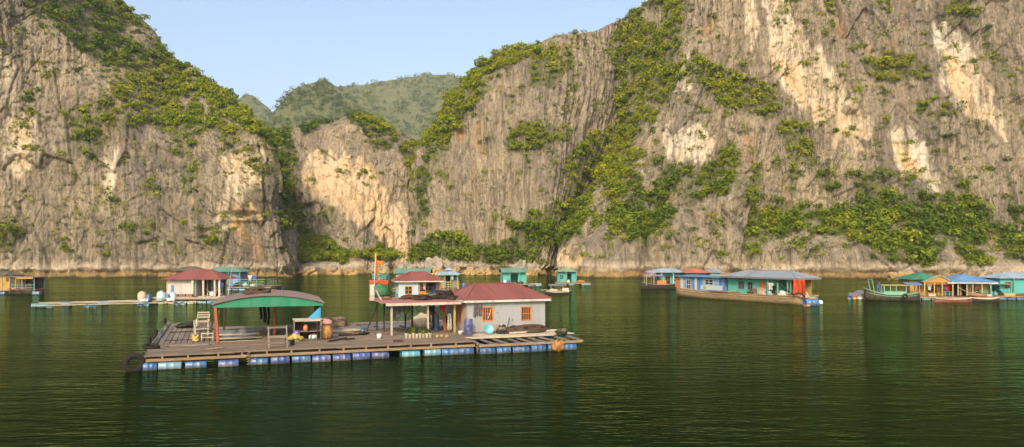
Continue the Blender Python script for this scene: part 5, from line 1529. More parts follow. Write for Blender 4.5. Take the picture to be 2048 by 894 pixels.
def rail(t, x0, x1, y, z0, h, mat, n=4, w=0.06, axis='x', mids=1):
    """balustrade as posts and rails"""
    for i in range(n + 1):
        x = x0 + (x1 - x0) * i / n
        q = (x, y) if axis == 'x' else (y, x)
        MB().bar((*q, z0), (*q, z0 + h), w).build('rail_post', mat, t)
    for k in range(mids + 1):
        z = z0 + h * (k + 1) / (mids + 1)
        if axis == 'x': MB().bar((x0, y, z), (x1, y, z), w).build('rail', mat, t)
        else: MB().bar((y, x0, z), (y, x1, z), w).build('rail', mat, t)

def junk(fr, label, u, v, z, mat, r=(0.4, 0.35, 0.35), seed=1, name='bundle', cat='bundle'):
    return tag(MB().blob((0, 0, r[2] * 0.35), r, seed, 0.4, 16, 9, 1.5, 0.0).build(name, mat, None, True, fr.at(u, v, z), (0, 0, seed)), label, cat)

def crate(fr, label, u, v, z, w, d, h, mat):
    t = thing('crate', label, 'crate', fr.at(u, v, z), fr.a + rnd.uniform(-0.2, 0.2))
    MB().box(0, w, 0, d, 0, h - 0.06).build('body', mat, t); MB().box(-0.02, w + 0.02, -0.02, d + 0.02, h - 0.058, h).build('lid', mat, t)
    return t

# ---- far left houseboat
fr, L = span((8, 588), (88, 588))
t = thing('houseboat', 'dark hulled houseboat with grey flat roof at the far left edge', 'boat', fr.o, fr.a)
hull(t, L, 3.0, 0.75, 0.35, 0.1, 'hull_black', 'hull_red', 'deck_wood')
flat_roof(t, -0.4, L - 0.1, -1.5, 1.5, 2.75, 2.8, 'mauve_roof')
for x in (0.5, 1.7, 2.7, 3.7, 5.6):
    for y in (-1.25, 1.25): post(t, x, y, 0.6, 2.74, 'aqua_wall', 0.09)
mb = MB(); holed_wall(mb, 'x', -1.2, 0.05, 1.6, 0.6, 2.0, 0.06, [(0.7, 1.1, 1.3, 1.75)]); mb.build('side_panel', 'yellow_wall', t)
MB().box(2.7, 5.6, 1.1, 1.15, 0.6, 2.6).build('back_panel', 'inside_shade', t); MB().box(2.0, 2.6, 1.05, 1.1, 0.7, 2.3).build('cabin_door', 'red_paint', t)  # back panel is a near-black sheet painted as the shaded interior
rail(t, 1.7, 5.6, -1.25, 0.6, 0.9, 'aqua_wall', 3, 0.05)
MB().box(3.0, 5.6, -1.55, -1.50, 2.45, 2.71).build('awning_edge', 'yellow_wall', t)
for k, (u, lb) in enumerate(((0.9, 'blue drum floating at the left end of the far left houseboat'), (6.3, 'pale blue drum floating at the right end of the far left houseboat'))):
    o = link('float_drum', drum_mesh(('drum_blue', 'drum_light')[k], 0.33, 1.1), None, fr.at(u, -1.75, 0.16), (0, 0, fr.a)); tag(o, lb, 'drum')
junk(fr, 'brown bundle of nets on deck of the far left houseboat', 4.4, -0.3, 0.66, 'net_brown', (0.8, 0.6, 0.7), 5)
junk(fr, 'pink bundle on deck of the far left houseboat', 2.2, -1.0, 0.66, 'cloth_pink', (0.4, 0.3, 0.3), 6)
fy, Ly = span((-45, 584), (12, 586))
t = hut('yellow hut cut by the left edge of the picture', fy, 0, 0, 0.6, Ly, 3.0, 2.2, 'yellow_wall', None, [(2.0, 3.4, 0.0, 1.6, 'door', 'blue_paint')], [])
hip_roof(t, -0.3, Ly + 0.3, -0.3, 3.3, 2.25, 2.9, 'olive_roof')
pontoon('small pontoon under the yellow hut at the left edge', fy, -0.4, Ly + 0.4, -0.9, 3.4, 0.58)

# ---- the long low walkway on the left
fr, L = span((62, 618), (402, 609))
t = thing('walkway', 'long narrow plank walkway frame floating at left', 'walkway', fr.o, fr.a)
for v, z in ((0.15, 0.36), (0.55, 0.36), (3.6, 0.38), (4.0, 0.38), (6.4, 0.38)):
    p = 0.0
    while p < L:
        q = min(L, p + rnd.uniform(4, 7)); MB().bbox(p, q - 0.03, v, v + 0.34, z - 0.06, z + rnd.uniform(0, 0.02)).build('plank', 'pale_wood', t); p = q
for u in np.arange(0.2, L, 3.4): MB().bar((u, 0.1, 0.27), (u, 6.7, 0.27), 0.16, 0.10).build('cross_beam', 'grey_wood', t)
for u in (-0.1, 0.5, 1.1, 1.7): float_drum(t, u + 0.1, 0.5 + (1.8 - u) * 1.2, 'drum_cyan', 'x', 0.30, 0.62, 0.12)
for u, mt in ((5.6, 'drum_cyan'), (6.3, 'drum_blue'), (11.2, 'drum_blue'), (11.9, 'drum_cyan'), (15.2, 'drum_blue'), (15.9, 'drum_light'), (19.4, 'drum_light')): float_drum(t, u, 0.35, mt, 'y', 0.30, 0.9, 0.10)
for u in np.arange(3, L, 4.0): float_drum(t, u, 5.9, 'drum_blue', 'x', z=0.08)
def tank(label, u, v, w, h, mat, name='water_tank'):
    t = thing(name, label, 'tank', fr.at(u, v, 0.38), fr.a)
    MB().lathe([(w * 0.46, 0), (w * 0.5, 0.05), (w * 0.5, h * 0.3), (w * 0.52, h * 0.33), (w * 0.5, h * 0.36), (w * 0.5, h * 0.7), (w * 0.42, h * 0.86), (w * 0.25, h * 0.94)], 16).build('body', mat, t, True)
    MB().lathe([(w * 0.16, h * 0.94 + 0.001), (w * 0.16, h), (w * 0.14, h + 0.02)], 12).build('cap', mat, t, True)
tank('beige tank standing on the long low walkway', 11.4, 3.9, 1.05, 1.25, 'foam'); tank('blue barrel beside the beige tank on the low walkway', 12.15, 3.5, 0.6, 0.95, 'drum_blue', 'barrel'); tank('large pale blue tank on the long low walkway', 13.6, 3.9, 1.1, 1.25, 'tank_pale'); tank('dark blue barrel between the two pale tanks', 14.35, 3.6, 0.5, 0.85, 'drum_blue', 'barrel'); tank('small pale blue tank, rightmost of the tanks on the walkway', 14.95, 3.8, 0.72, 1.1, 'tank_pale')
crate(fr, 'white foam box in front of the beige tank', 11.2, 2.9, 0.40, 0.9, 0.5, 0.32, 'white_plastic'); crate(fr, 'white foam box in front of the small pale tank', 14.2, 2.9, 0.40, 0.9, 0.5, 0.34, 'white_plastic')
junk(fr, 'brown net bundle on the walkway before the left red roofed house', 17.6, 3.6, 0.38, 'net_brown', (0.8, 0.5, 0.35), 8, 'net_heap', 'net'); junk(fr, 'green net lying along the right end of the long walkway', 19.0, 2.0, 0.30, 'net_green', (1.3, 0.5, 0.25), 9, 'net_heap', 'net')
tag(MB().tube([fr.at(14.0, 4.3, 0.38), fr.at(14.4, 4.4, 2.6), fr.at(14.6, 4.4, 3.6)], 0.04, 6).build('pole', 'orange_wood'), 'thin orange pole standing by the tanks on the low walkway', 'pole')

# ---- left red-roofed white house with a columned porch
fr, L = span((333, 592), (441, 592), 0.8)
pontoon('beige plank raft under the left red roofed white house', fr, -0.8, L + 1.6, -3.6, 6.0, 0.76, 'pale_wood', 'front', ('drum_light', 'foam'), width=0.8)
t = hut('white house with red hip roof and columned porch at left', fr, 0, 0, 0.78, 3.9, 4.4, 2.2, 'white_wall', None, [(0.62, 0.98, 0.45, 1.45, 'door', 'blue_paint')], [(1.0, 2.2, 0.5, 1.6, 'win', 'blue_paint')])
hip_roof(t, -0.45, L + 0.5, -0.75, 5.0, 2.22, 3.45, 'red_roof', 2.6)
MB().box(3.91, L, 2.2, 2.28, 0.0, 2.15).build('back_wall', 'inside_shade', t)  # shade deep in the porch painted as a near-black sheet
for x in (3.65, 5.05, 6.55, L + 0.05): post(t, x, -0.45, 0.0, 2.2, 'cream', 0.22, 'column')
for x in (4.6, 5.8, L): post(t, x, 2.0, 0.0, 2.2, 'cream', 0.12, 'column')
mb = MB(); holed_wall(mb, 'x', 2.05, 5.1, 6.6, 0.1, 2.1, 0.05, [(5.2 + 0.36 * i, 5.46 + 0.36 * i, 0.3 + 0.45 * j, 0.62 + 0.45 * j) for i in range(4) for j in range(4)]); mb.build('lattice_screen', 'sky_paint', t)
t2 = thing('hammock', 'white hammock slung between columns of the left house porch', 'hammock', fr.at(5.0, 0.4, 0.78), fr.a)
o = MB().sheet(lambda a, q: (1.7 * a, 0.6 * (q - 0.5) * math.sin(math.pi * a) , 0.95 - 0.62 * math.sin(math.pi * a) + 0.25 * abs(q - 0.5) * math.sin(math.pi * a)), 14, 6).build('cloth', 'cloth_white', t2, True); o.modifiers.new('cloth', 'SOLIDIFY').thickness = 0.02
for x, dx in ((0, -0.4), (1.7, 0.4)): MB().tube([(x, 0, 0.95), (x + dx, 0, 1.3)], 0.02, 5).build('cord', 'rope', t2)
for k in range(4): crate(fr, ('first', 'second', 'third', 'fourth')[k] + ' red brick coloured box along the foot of the left white house', 0.2 + k * 0.95, -0.75, 0.78, 0.7, 0.35, 0.3, 'dull_red')
for k, (u, mt, lb) in enumerate(((6.4, 'cloth_blue', 'blue bag on the porch of the left white house'), (5.9, 'cloth_white', 'white bag on the porch of the left white house'))): junk(fr, lb, u, 0.2, 0.78, mt, (0.4, 0.3, 0.4), 20 + k, 'bag', 'bag')
garment('hanging_clothes', 'violet clothes hanging at the right corner of the left house porch', fr.at(7.1, -0.2, 2.6), fr.a, 0.6, 0.9, 'cloth_blue', 2)
tag(MB().tube([fr.at(8.3, -0.5, 0.76), fr.at(8.6, -0.5, 3.4), fr.at(9.1, -0.5, 5.6)], [0.06, 0.04, 0.02], 6).build('mast', 'white_metal'), 'tall thin white mast leaning at the right of the left red roofed house', 'mast')

# ---- green-roofed house and its railed platform behind
fr, L = span((412, 572), (478, 572), 0.7)
pontoon('railed platform raft behind the arched canopy', fr, -4.5, L + 6.5, -2.8, 5.0, 0.68, 'deck_wood', 'front', ('drum_blue', 'drum_cyan'), width=0.9)
t = hut('house with wide pale green roof behind the left white house', fr, 0, 0, 0.7, L, 4.2, 2.5, 'blue_wall', None, [(2.2, 2.9, 0.0, 2.0, 'door', 'dark_wood'), (3.2, 4.0, 0.0, 2.1, 'door', 'yellow_wall')], [])
hip_roof(t, -0.6, L + 0.8, -0.9, 4.9, 2.55, 3.35, 'green_roof', 2.2)
for x in (0.2, 2.0, 4.2, L + 0.4): post(t, x, -0.7, 0.0, 2.5, 'mint_paint', 0.1)
t = thing('platform_rail', 'white green railing round the platform behind the canopy', 'railing', fr.at(0, 0, 0.7), fr.a)
rail(t, 2.6, L + 5.5, -2.6, 0.0, 1.25, 'mint_paint', 6, 0.08, 'x', 2); rail(t, -2.6, 3.5, L + 5.5, 0.0, 1.25, 'mint_paint', 4, 0.08, 'y', 2)
for k, (u, mt, r, lb) in enumerate(((3.4, 'cloth_blue', (0.5, 0.4, 0.5), 'blue'), (4.3, 'orange_plastic', (0.35, 0.3, 0.4), 'orange'), (6.2, 'net_green', (0.7, 0.5, 0.5), 'dark green'), (7.6, 'tank_pale', (0.5, 0.4, 0.5), 'pale blue'), (9.0, 'cloth_white', (0.5, 0.4, 0.4), 'white'))): junk(fr, lb + ' bundle on the railed platform behind the canopy', u, -1.8, 0.7, mt, r, 40 + k)
for k, (u, mt) in enumerate(((7.2, 'cloth_plum'), (8.0, 'cloth_white'), (8.8, 'cloth_blue'))): garment('hanging_clothes', ('plum', 'white', 'blue')[k] + ' clothes hanging over the railed platform', fr.at(u, -0.6, 2.6), fr.a, 0.5, 0.9, mt, k)
fo, Lo = span((352, 566), (398, 566), 0.6)
pontoon('low raft behind the left red roofed house', fo, -0.5, Lo + 0.5, -1, 4.5, 0.58, 'grey_wood')
t = hut('low shed with dark olive roof behind the left red roof', fo, 0, 0, 0.6, Lo, 3.5, 2.4, 'grey_wood', None, [(1, 2, 0, 1.9, 'door', 'dark_wood')], [], name='shed', cat='shed'); hip_roof(t, -0.6, Lo + 0.6, -0.6, 4.1, 2.45, 3.3, 'olive_roof')

# ---- middle group behind the near porch
fr, L = span((797, 599), (872, 597), 0.75)
fr = Frame(fr.o.x, fr.o.y, math.radians(14)); L = 5.3
pontoon('raft under the middle red roofed house', fr, -1.4, L + 3.0, -2.6, 6.0, 0.72, 'deck_wood', 'front', ('drum_blue', 'drum_light'), width=0.9)
t = hut('pale blue house with red hip roof just behind the near porch', fr, 0, 0, 0.75, 2.45, 4.2, 2.3, 'pale_blue_wall', None, [(0.85, 1.6, 0.7, 1.55, 'win', 'orange_paint')], [(1.2, 2.6, 0.7, 1.6, 'bars', 'cream')], 'aqua_wall')
hip_roof(t, -0.45, L + 0.3, -0.5, 4.7, 2.32, 3.35, 'red_roof', 2.1, None, 'cream')
MB().box(2.46, L, 1.6, 1.68, 0.0, 2.28).build('back_wall', 'cream', t); MB().box(2.6, 3.1, 1.45, 1.55, 0.0, 2.0).build('door', 'orange_paint', t); MB().box(4.3, 4.8, 1.45, 1.55, 0.4, 1.9).build('shutter', 'blue_paint', t)
for x in (2.6, 3.3, 5.15): post(t, x, 0.05, 0, 2.3, 'orange_wood', 0.1)
MB().box(2.5, 3.25, 0.0, 0.06, 0.0, 0.95).build('porch_board', 'orange_paint', t)
for k, mt in enumerate(('cloth_grey', 'cloth_white', 'cloth_plum', 'cloth_black', 'cloth_plum')): garment('hanging_clothes', ('grey shirt, leftmost', 'white shirt, second', 'plum coat, third', 'black coat, fourth', 'dark plum coat, rightmost') [k] + ' of the row on the middle house porch', fr.at(2.85 + k * 0.36, 0.3, 2.95), fr.a, 0.28, 1.05, mt, k)
for k, (u, mt, r) in enumerate(((3.3, 'yellow_plastic', (0.4, 0.3, 0.5)), (4.1, 'cloth_white', (0.5, 0.4, 0.35)), (4.9, 'sack', (0.4, 0.35, 0.5)))): junk(fr, ('yellow', 'white', 'tan')[k] + ' bundle on the deck of the middle red roofed house', u, -0.6, 0.74, mt, r, 60 + k)
fg, Lg = span((792, 575), (856, 575), 0.7)
pontoon('raft under the green roofed hut behind the middle house', fg, -0.5, Lg + 0.5, -0.8, 4.5, 0.66, 'grey_wood')
t = hut('hut with pale green roof showing behind the middle red roof', fg, 0, 0, 0.7, Lg, 3.6, 2.35, 'cream', None, [(2, 2.8, 0, 1.9, 'door', 'dark_wood')], []); gable_roof(t, -0.4, Lg + 0.4, -0.5, 4.1, 2.4, 3.2, 'green_roof')
# pavilion
fp, Lp = span((874, 577), (916, 577), 0.7)
pontoon('raft under the blue roofed pavilion', fp, -1.2, Lp + 2.2, -3.2, Lp + 0.6, 0.68, 'deck_wood', 'front', ('drum_blue',), width=0.9)
t = thing('pavilion', 'open pavilion with two tier pale blue roof and yellow railing', 'pavilion', fp.at(0, 0, 0.7), fp.a)
hip_roof(t, -0.35, Lp + 0.35, -0.35, Lp + 0.35, 2.35, 2.95, 'pale_blue_roof'); hip_roof(t, Lp / 2 - 0.75, Lp / 2 + 0.75, Lp / 2 - 0.75, Lp / 2 + 0.75, 2.98, 3.4, 'pale_blue_roof')
for x in (0.1, Lp * 0.36, Lp * 0.66, Lp - 0.1):
    for y in (0.1, Lp - 0.1): post(t, x, y, 0, 2.35, 'mint_paint', 0.12)
MB().box(-0.3, Lp + 0.3, -0.34, -0.30, 2.2, 2.34).build('eave_board', 'mint_paint', t); MB().box(1.2, 2.3, Lp - 0.5, Lp - 0.42, 0, 2.0).build('cabin_wall', 'brown_board' if 'brown_board' in MATS else 'dark_wood', t)
mb = MB(); holed_wall(mb, 'x', Lp - 0.3, 0.1, Lp - 0.1, 0, 2.3, 0.06, [(1.3, 2.0, 0, 1.9)]); mb.build('wall', 'white_paint', t)
rail(t, -0.4, Lp + 0.2, -2.2, 0.0, 1.15, 'yellow_paint', 5, 0.09, 'x', 2); rail(t, -2.1, 0.0, Lp + 0.2, 0.0, 1.15, 'yellow_paint', 3, 0.09, 'y', 2); rail(t, -2.1, 0.0, -0.4, 0.0, 1.15, 'lime_paint', 3, 0.09, 'y', 2)
MB().box(-0.3, 0.9, -1.9, -1.82, 0.0, 0.9).build('panel', 'green_paint', t)
for k, (u, mt) in enumerate(((2.5, 'cloth_white'), (2.9, 'cloth_plum'), (3.3, 'cloth_grey'))): garment('hanging_clothes', ('white', 'plum', 'grey')[k] + ' clothes hanging in the blue roofed pavilion', fp.at(u, 0.2, 2.85), fp.a, 0.3, 0.8, mt, k)
o = standing_barrel('barrel', 'bright blue barrel at the right of the blue roofed pavilion', fp.at(Lp + 1.0, -0.8, 0.68), 'drum_blue', 0.3, 0.95)
junk(fp, 'blue heap of plastic right of the blue barrel by the pavilion', Lp + 1.7, -1.2, 0.68, 'tarp_blue', (0.5, 0.4, 0.5), 66)
# green boat seen end-on with red tarp and upper deck
fb_, Lb = span((739, 590), (780, 590))
t = thing('green_boat', 'green boat with red tarp and teal railed upper deck behind the flagpole', 'boat', fb_.o, fb_.a)
hull(t, Lb, 2.6, 1.35, 0.25, 0.25, 'green_paint', 'green_gable', 'deck_wood', p=5)
MB().box(0.3, Lb - 0.2, -0.9, 1.0, 1.25, 2.2).build('cabin', 'green_paint', t); MB().box(0.2, Lb - 0.1, -1.0, 1.1, 2.205, 2.3).build('upper_deck', 'deck_wood', t)
o = MB().sheet(lambda a, q: (0.15 + (Lb - 0.2) * a, -1.05 - 0.08 * math.sin(a * 11), 2.35 - 0.75 * q * (0.5 + 0.5 * abs(math.sin(a * 5 + 0.6)))), 24, 5).build('tarp', 'tarp_red', t, True); o.modifiers.new('cloth', 'SOLIDIFY').thickness = 0.02
rail(t, 0.5, Lb - 0.2, -0.95, 2.3, 0.85, 'sea_wall', 6, 0.08, 'x', 2); rail(t, -0.95, 1.0, Lb - 0.2, 2.3, 0.85, 'sea_wall', 3, 0.08, 'y', 2); rail(t, -0.95, 1.0, 0.5, 2.3, 0.85, 'sea_wall', 3, 0.08, 'y', 2)
for x in (0.5, 1.6, Lb - 0.3):
    for y in (-0.95, 1.0): post(t, x, y, 3.0, 3.75, 'sea_wall', 0.07)
MB().box(0.3, Lb - 0.1, -1.05, 1.1, 3.75, 3.8).build('top_frame', 'mint_paint', t)
for k, mt in enumerate(('cloth_blue', 'cloth_white', 'cloth_blue')): junk(fb_, ('dark blue bundle, left', 'white bundle, middle', 'blue bundle, right')[k] + ' of three on the teal upper deck', 0.9 + k * 0.8, -0.4, 2.3, mt, (0.32, 0.3, 0.4), 80 + k)
t = thing('flag', 'small orange red flag on a thin staff over the green boat', 'flag', fb_.at(1.1, 0.3, 3.8), fb_.a)
MB().tube([(0, 0, 0), (0.1, 0, 1.6)], 0.03, 6).build('staff', 'white_metal', t); o = MB().sheet(lambda a, q: (0.1 + 0.95 * a, 0.12 * math.sin(a * 7), 1.55 - 0.62 * q - 0.15 * a), 10, 4).build('cloth', 'cloth_orange', t, True); o.modifiers.new('cloth', 'SOLIDIFY').thickness = 0.012

# ---- two small huts by the centre shore, and the small canopied boat
fr, L = span((1006, 573), (1056, 571), 0.0); fr = Frame(fr.o.x, fr.o.y, math.radians(10)); L = 4.6
pontoon('raft under the green gabled hut with blue door', fr, -0.5, L + 1.6, -1.3, 3.6, 0.55, 'deck_wood', 'few', ('drum_blue',), width=0.8)
t = hut('small aqua hut with green gable roof and blue door', fr, 0, 0, 0.57, L, 3.0, 2.15, 'teal_wall', None, [(1.5, 3.0, 0.0, 1.85, 'open', '')], [(0.7, 1.8, 0.0, 1.9, 'door', 'blue_paint')], 'aqua_wall')
gable_roof(t, -0.35, L + 0.3, -0.75, 3.6, 2.2, 3.0, 'green_roof', 'x')
MB().prism([(0.1, 2.16), (2.9, 2.16), (1.5, 2.85)], 0.0, 0.08, 'x').build('gable_panel', 'aqua_wall', t)
for x in (1.3, 3.2, L - 0.1): post(t, x, -0.6, 0, 2.15, 'aqua_wall', 0.09)
standing_barrel('barrel', 'blue barrel lying before the hut with the blue door', fr.at(0.9, -0.8, 0.56), 'drum_blue', 0.3, 0.75); standing_barrel('barrel', 'white barrel left of the doorway of the green gabled hut', fr.at(0.3, -0.8, 0.56), 'white_plastic', 0.28, 0.7)
junk(fr, 'dark bundle on the raft of the green gabled hut', 3.4, -0.8, 0.56, 'net_brown', (0.5, 0.4, 0.4), 101)
tag(link('float_drum', drum_mesh('drum_light', 0.33, 1.2), None, fr.at(L + 2.4, -0.6, 0.18), (0, 0, fr.a)), 'pale blue drum afloat right of the green gabled hut', 'drum')
tag(MB().bar(fr.at(L + 0.8, -0.4, 0.60), fr.at(L + 3.0, -0.4, 0.58), 0.35, 0.06).build('gangplank', 'pale_wood'), 'plank reaching from the green gabled hut to the pale blue drum', 'plank')
fr, L = span((1115, 570), (1152, 570), 0.0)
pontoon('raft under the teal hut with hipped green roof', fr, -0.4, L + 2.2, -1.2, 3.4, 0.55, 'deck_wood', 'few', ('drum_light',), width=0.8)
t = hut('small teal hut with hipped green roof near the rocks', fr, 0, 0, 0.57, L, 2.8, 2.2, 'sea_wall', None, [(2.0, 2.9, 0.0, 1.8, 'open', ''), (0.5, 1.2, 0.7, 1.5, 'win', 'teal_wall')], [])
hip_roof(t, -0.4, L + 0.35, -0.8, 3.2, 2.22, 2.95, 'lime_roof')
for x in (0.05, 1.8, L): post(t, x, -0.65, 0, 2.2, 'mint_paint', 0.09)
junk(fr, 'orange tan heap on the raft right of the small teal hut', L + 0.9, -0.6, 0.56, 'sack', (1.0, 0.5, 0.35), 104); junk(fr, 'white bag before the small teal hut', 2.2, -0.8, 0.56, 'cloth_white', (0.35, 0.3, 0.4), 105, 'bag', 'bag')
tag(link('float_drum', drum_mesh('drum_light', 0.3, 1.1), None, fr.at(L + 2.3, -1.5, 0.15), (0, 0, fr.a)), 'pale drum afloat at the right end of the small teal hut raft', 'drum')
fr, L = span((1088, 588), (1142, 588))
t = thing('small_boat', 'small boat with grey canopy floating before the teal hut', 'boat', fr.o, fr.a)
hull(t, L, 1.5, 0.42, 0.3, 0.15, 'boat_dark', 'lime_paint', 'pale_wood', stripe='white_paint')
for x in (1.1, 3.0):
    for y in (-0.55, 0.55): post(t, x, y, 0.3, 1.35, 'white_metal', 0.05)
mb = MB()
mb.sheet(lambda a, q: (0.7 + 2.8 * a, -0.75 + 1.5 * q, 1.35 + 0.25 * math.sin(math.pi * q)), 4, 12)
o = mb.build('canopy', 'tarp_grey', t, True); o.modifiers.new('cloth', 'SOLIDIFY').thickness = 0.04
MB().box(2.9, 3.9, -0.5, 0.5, 0.3, 0.95).build('engine_box', 'white_paint', t); MB().bar((0.1, 0, 0.55), (-0.5, 0, 0.65), 0.12, 0.06).build('bow_plank', 'white_paint', t)
junk(fr, 'pale bundle of nets in the small grey canopied boat', 1.6, -0.1, 0.32, 'foam', (0.8, 0.45, 0.4), 107); junk(fr, 'red brown bundle in the small grey canopied boat', 2.6, -0.2, 0.32, 'dull_red', (0.3, 0.3, 0.35), 108)

# ---- long wooden barge carrying the blue cabin and the teal house
fr, L = span((1352, 593), (1612, 611))
barge = thing('barge', 'long tan wooden barge carrying a blue cabin and a teal house', 'barge', fr.o, fr.a)
hull(barge, L + 1.0, 3.9, 0.98, 0.45, 0.12, 'hull_wood', 'hull_wood', 'deck_wood', p=26, n=40, stripe='beam_wood')
for ch in barge.children: ch.location.y = 1.95; ch.location.x = -1.2
def bu(px, z=1.0, v=0.35):
    k = (px - 1024.0) / FPX
    ox, oy = fr.at(0, v).x, fr.at(0, v).y
    return (k * oy - ox) / (fr.ex.x - k * fr.ex.y)
b0, b1 = bu(1359), bu(1447)
t = hut('blue cabin with flat blue roof on the left of the barge', fr, b0, 0.35, 1.0, b1 - b0, 2.7, 2.0, 'blue_wall', None, [(1.55, 2.35, 0.25, 1.5, 'win', 'white_paint'), ((b1 - b0) * 0.60, (b1 - b0) * 0.60 + 1.5, 1.0, 1.65, 'win', 'white_paint')], [(0.5, 2.2, 0.1, 1.85, 'open', '')], name='barge_cabin', cat='cabin')
MB().box(-0.9, -0.85, 0.1, 2.6, 0.0, 1.85).build('end_panel', 'orange_paint', t)
MB().box(-0.849, 0.0, 0.02, 0.08, 0.0, 1.85).build('end_panel', 'orange_paint', t)
flat_roof(t, -1.2, b1 - b0 + 0.3, -0.5, 3.1, 2.06, 2.2, 'blue_roof')
for x in (0.3, 3.2): MB().box(x, x + 0.45, -0.06, -0.005, 0.05, 1.9).build('pilaster', 'white_paint', t)
MB().box((b1 - b0) * 0.5, b1 - b0 - 0.2, -0.03, -0.004, 0.25, 0.9).build('mural_panel', 'pale_blue_wall', t)
MB().box((b1 - b0) * 0.56, (b1 - b0) * 0.56 + 0.5, -0.05, -0.032, 0.35, 0.8).build('notice', 'yellow_paint', t)
c0, c1, c2 = bu(1453), bu(1548), bu(1592)
W2 = c1 - c0
t = hut('teal house with grey blue hip roof on the barge', fr, c0, 0.6, 1.0, W2, 2.8, 2.25, 'teal_wall', None, [(W2 * 0.24, W2 * 0.36, 0.65, 1.6, 'bars', 'grey_metal'), (W2 * 0.44, W2 * 0.535, 0.55, 1.55, 'win', 'grey_metal'), (W2 * 0.67, W2 * 0.80, 0.0, 1.75, 'door', 'orange_wood')], [])
hip_roof(t, -0.5, c2 - c0 + 0.8, -1.0, 3.6, 2.30, 3.15, 'grey_roof', 2.8, None, 'grey_metal')
for px in (1538, 1558, 1578, 1584): post(t, bu(px) - c0, -0.5, 0, 2.25, 'mint_paint', 0.14)
post(t, c2 - c0 + 0.5, -0.4, 0, 2.25, 'pale_wood', 0.12)
MB().box(W2 + 0.3, c2 - c0, 2.6, 2.7, 0, 2.1).build('back_wall', 'yellow_paint', t)
for xx in (0.28, 0.48): MB().prism([(W2 * xx - 0.45, 1.85), (W2 * xx + 0.45, 1.85), (W2 * xx, 2.08)], -0.05, -0.003, 'y').build('window_hood', 'teal_deep', t)
def tarp_sheet(label, p0, p1, z0, z1, mat, belly=0.25):
    p0, p1 = Vector(p0), Vector(p1)
    n_ = (p1 - p0).cross(Vector((0, 0, 1))).normalized()
    o = MB().sheet(lambda a, q: tuple(p0.lerp(p1, a) + n_ * (belly * math.sin(a * math.pi) * (0.4 + q) + 0.06 * math.sin(a * 19)) + Vector((0, 0, z0 + (z1 - z0) * q + 0.25 * q * math.sin(a * 5)))), 16, 10).build('tarp', mat, None, True)
    o.modifiers.new('cloth', 'SOLIDIFY').thickness = 0.02
    return tag(o, label, 'tarp')
tarp_sheet('orange red tarp hanging under the right end of the grey blue roof', fr.at(bu(1586, v=-0.5), -0.5), fr.at(bu(1611, v=-0.3), -0.3), 3.2, 1.25, 'tarp_red', -0.3)
tarp_sheet('darker red tarp at the back of the teal house porch', fr.at(bu(1560), 2.3), fr.at(bu(1590), 2.2), 3.2, 2.0, 'tarp_red', 0.2)
for k, (px, v, r, mt, lb) in enumerate(((1500, 0.1, (0.7, 0.4, 0.5), 'net_green', 'dark green net heap on the barge below the teal windows'), (1522, 0.0, (0.8, 0.4, 0.5), 'foam', 'tan foam heap on the barge in front of the teal door'), (1536, -0.05, (0.7, 0.4, 0.55), 'hull_wood', 'brown timber heap on the barge'), (1560, 0.0, (0.9, 0.4, 0.55), 'cloth_white', 'white covered heap on the barge under the porch'), (1575, 0.1, (0.8, 0.4, 0.5), 'net_brown', 'brown net heap on the barge under the porch'), (1592, 0.05, (1.0, 0.4, 0.55), 'rope', 'straw coloured rope heap on the barge before the red tarp'), (1604, 0.1, (0.7, 0.4, 0.5), 'foam', 'pale heap at the right end of the barge'))):
    heap('deck_heap', lb, 'heap', fr.at(bu(px, v=v), v + 0.35, 0.95), r, mt, 120 + k, 0.45, 5, fr.a, 18, 9, 'rope')
crate(fr, 'large tan crate on the barge before the teal house', bu(1516), 0.15, 0.95, 1.2, 0.5, 0.85, 'foam'); crate(fr, 'brown slatted crate left of the tan one on the barge', bu(1506), 0.15, 0.95, 0.9, 0.5, 0.8, 'deck_wood')
standing_barrel('barrel', 'blue tub on the barge beside the tan crate', fr.at(bu(1540), 0.25, 0.95), 'tub_cyan', 0.38, 0.55)
garment('hanging_clothes', 'white clothes hanging at the teal house porch post', fr.at(bu(1545), 0.0, 2.6), fr.a, 0.5, 0.9, 'cloth_white', 4); garment('hanging_clothes', 'dark clothes hanging beside the white ones at the teal house', fr.at(bu(1551), 0.0, 2.3), fr.a, 0.5, 1.0, 'cloth_black', 6)
for k, (pa, pb) in enumerate((((1555, 3.0), (1590, 1.2)), ((1575, 1.05), (1597, 2.0)), ((1448, 1.1), (1475, 1.35)))):
    tag(MB().bar(fr.at(bu(pa[0]), 0.0, pa[1]), fr.at(bu(pb[0]), 0.05, pb[1]), 0.10, 0.08).build('pole', 'pale_wood' if k else 'dark_wood'), ('dark slanting pole under the teal house porch roof', 'pale pole slanting up before the red tarp', 'thin pole lying before the blue cabin')[k], 'pole')
MBt = tag(MB().bar(fr.at(bu(1425), -0.1, 1.12), fr.at(bu(1480), 0.1, 1.14), 0.35, 0.12).build('plank_stack', 'dull_red'), 'dull red plank lying along the barge rail', 'plank')
tag(link('float_drum', drum_mesh('drum_blue', 0.55, 1.7), None, on_level(1622, 611) + Vector((0, 0, 0.28)), (0, 0, math.radians(8))), 'big bright blue float at the right end of the barge', 'float'); tag(link('float_drum', drum_mesh('white_plastic', 0.34, 0.7), None, on_level(1638, 609) + Vector((0, 0, 0.2)), (0, 0, math.radians(8))), 'white float right of the big blue one at the barge', 'float'); tag(link('float_drum', drum_mesh('orange_plastic', 0.2, 0.6), None, on_level(1612, 613) + Vector((0, -0.4, 0.08)), (0, 0, 0.4)), 'small orange float in front of the big blue one', 'float')

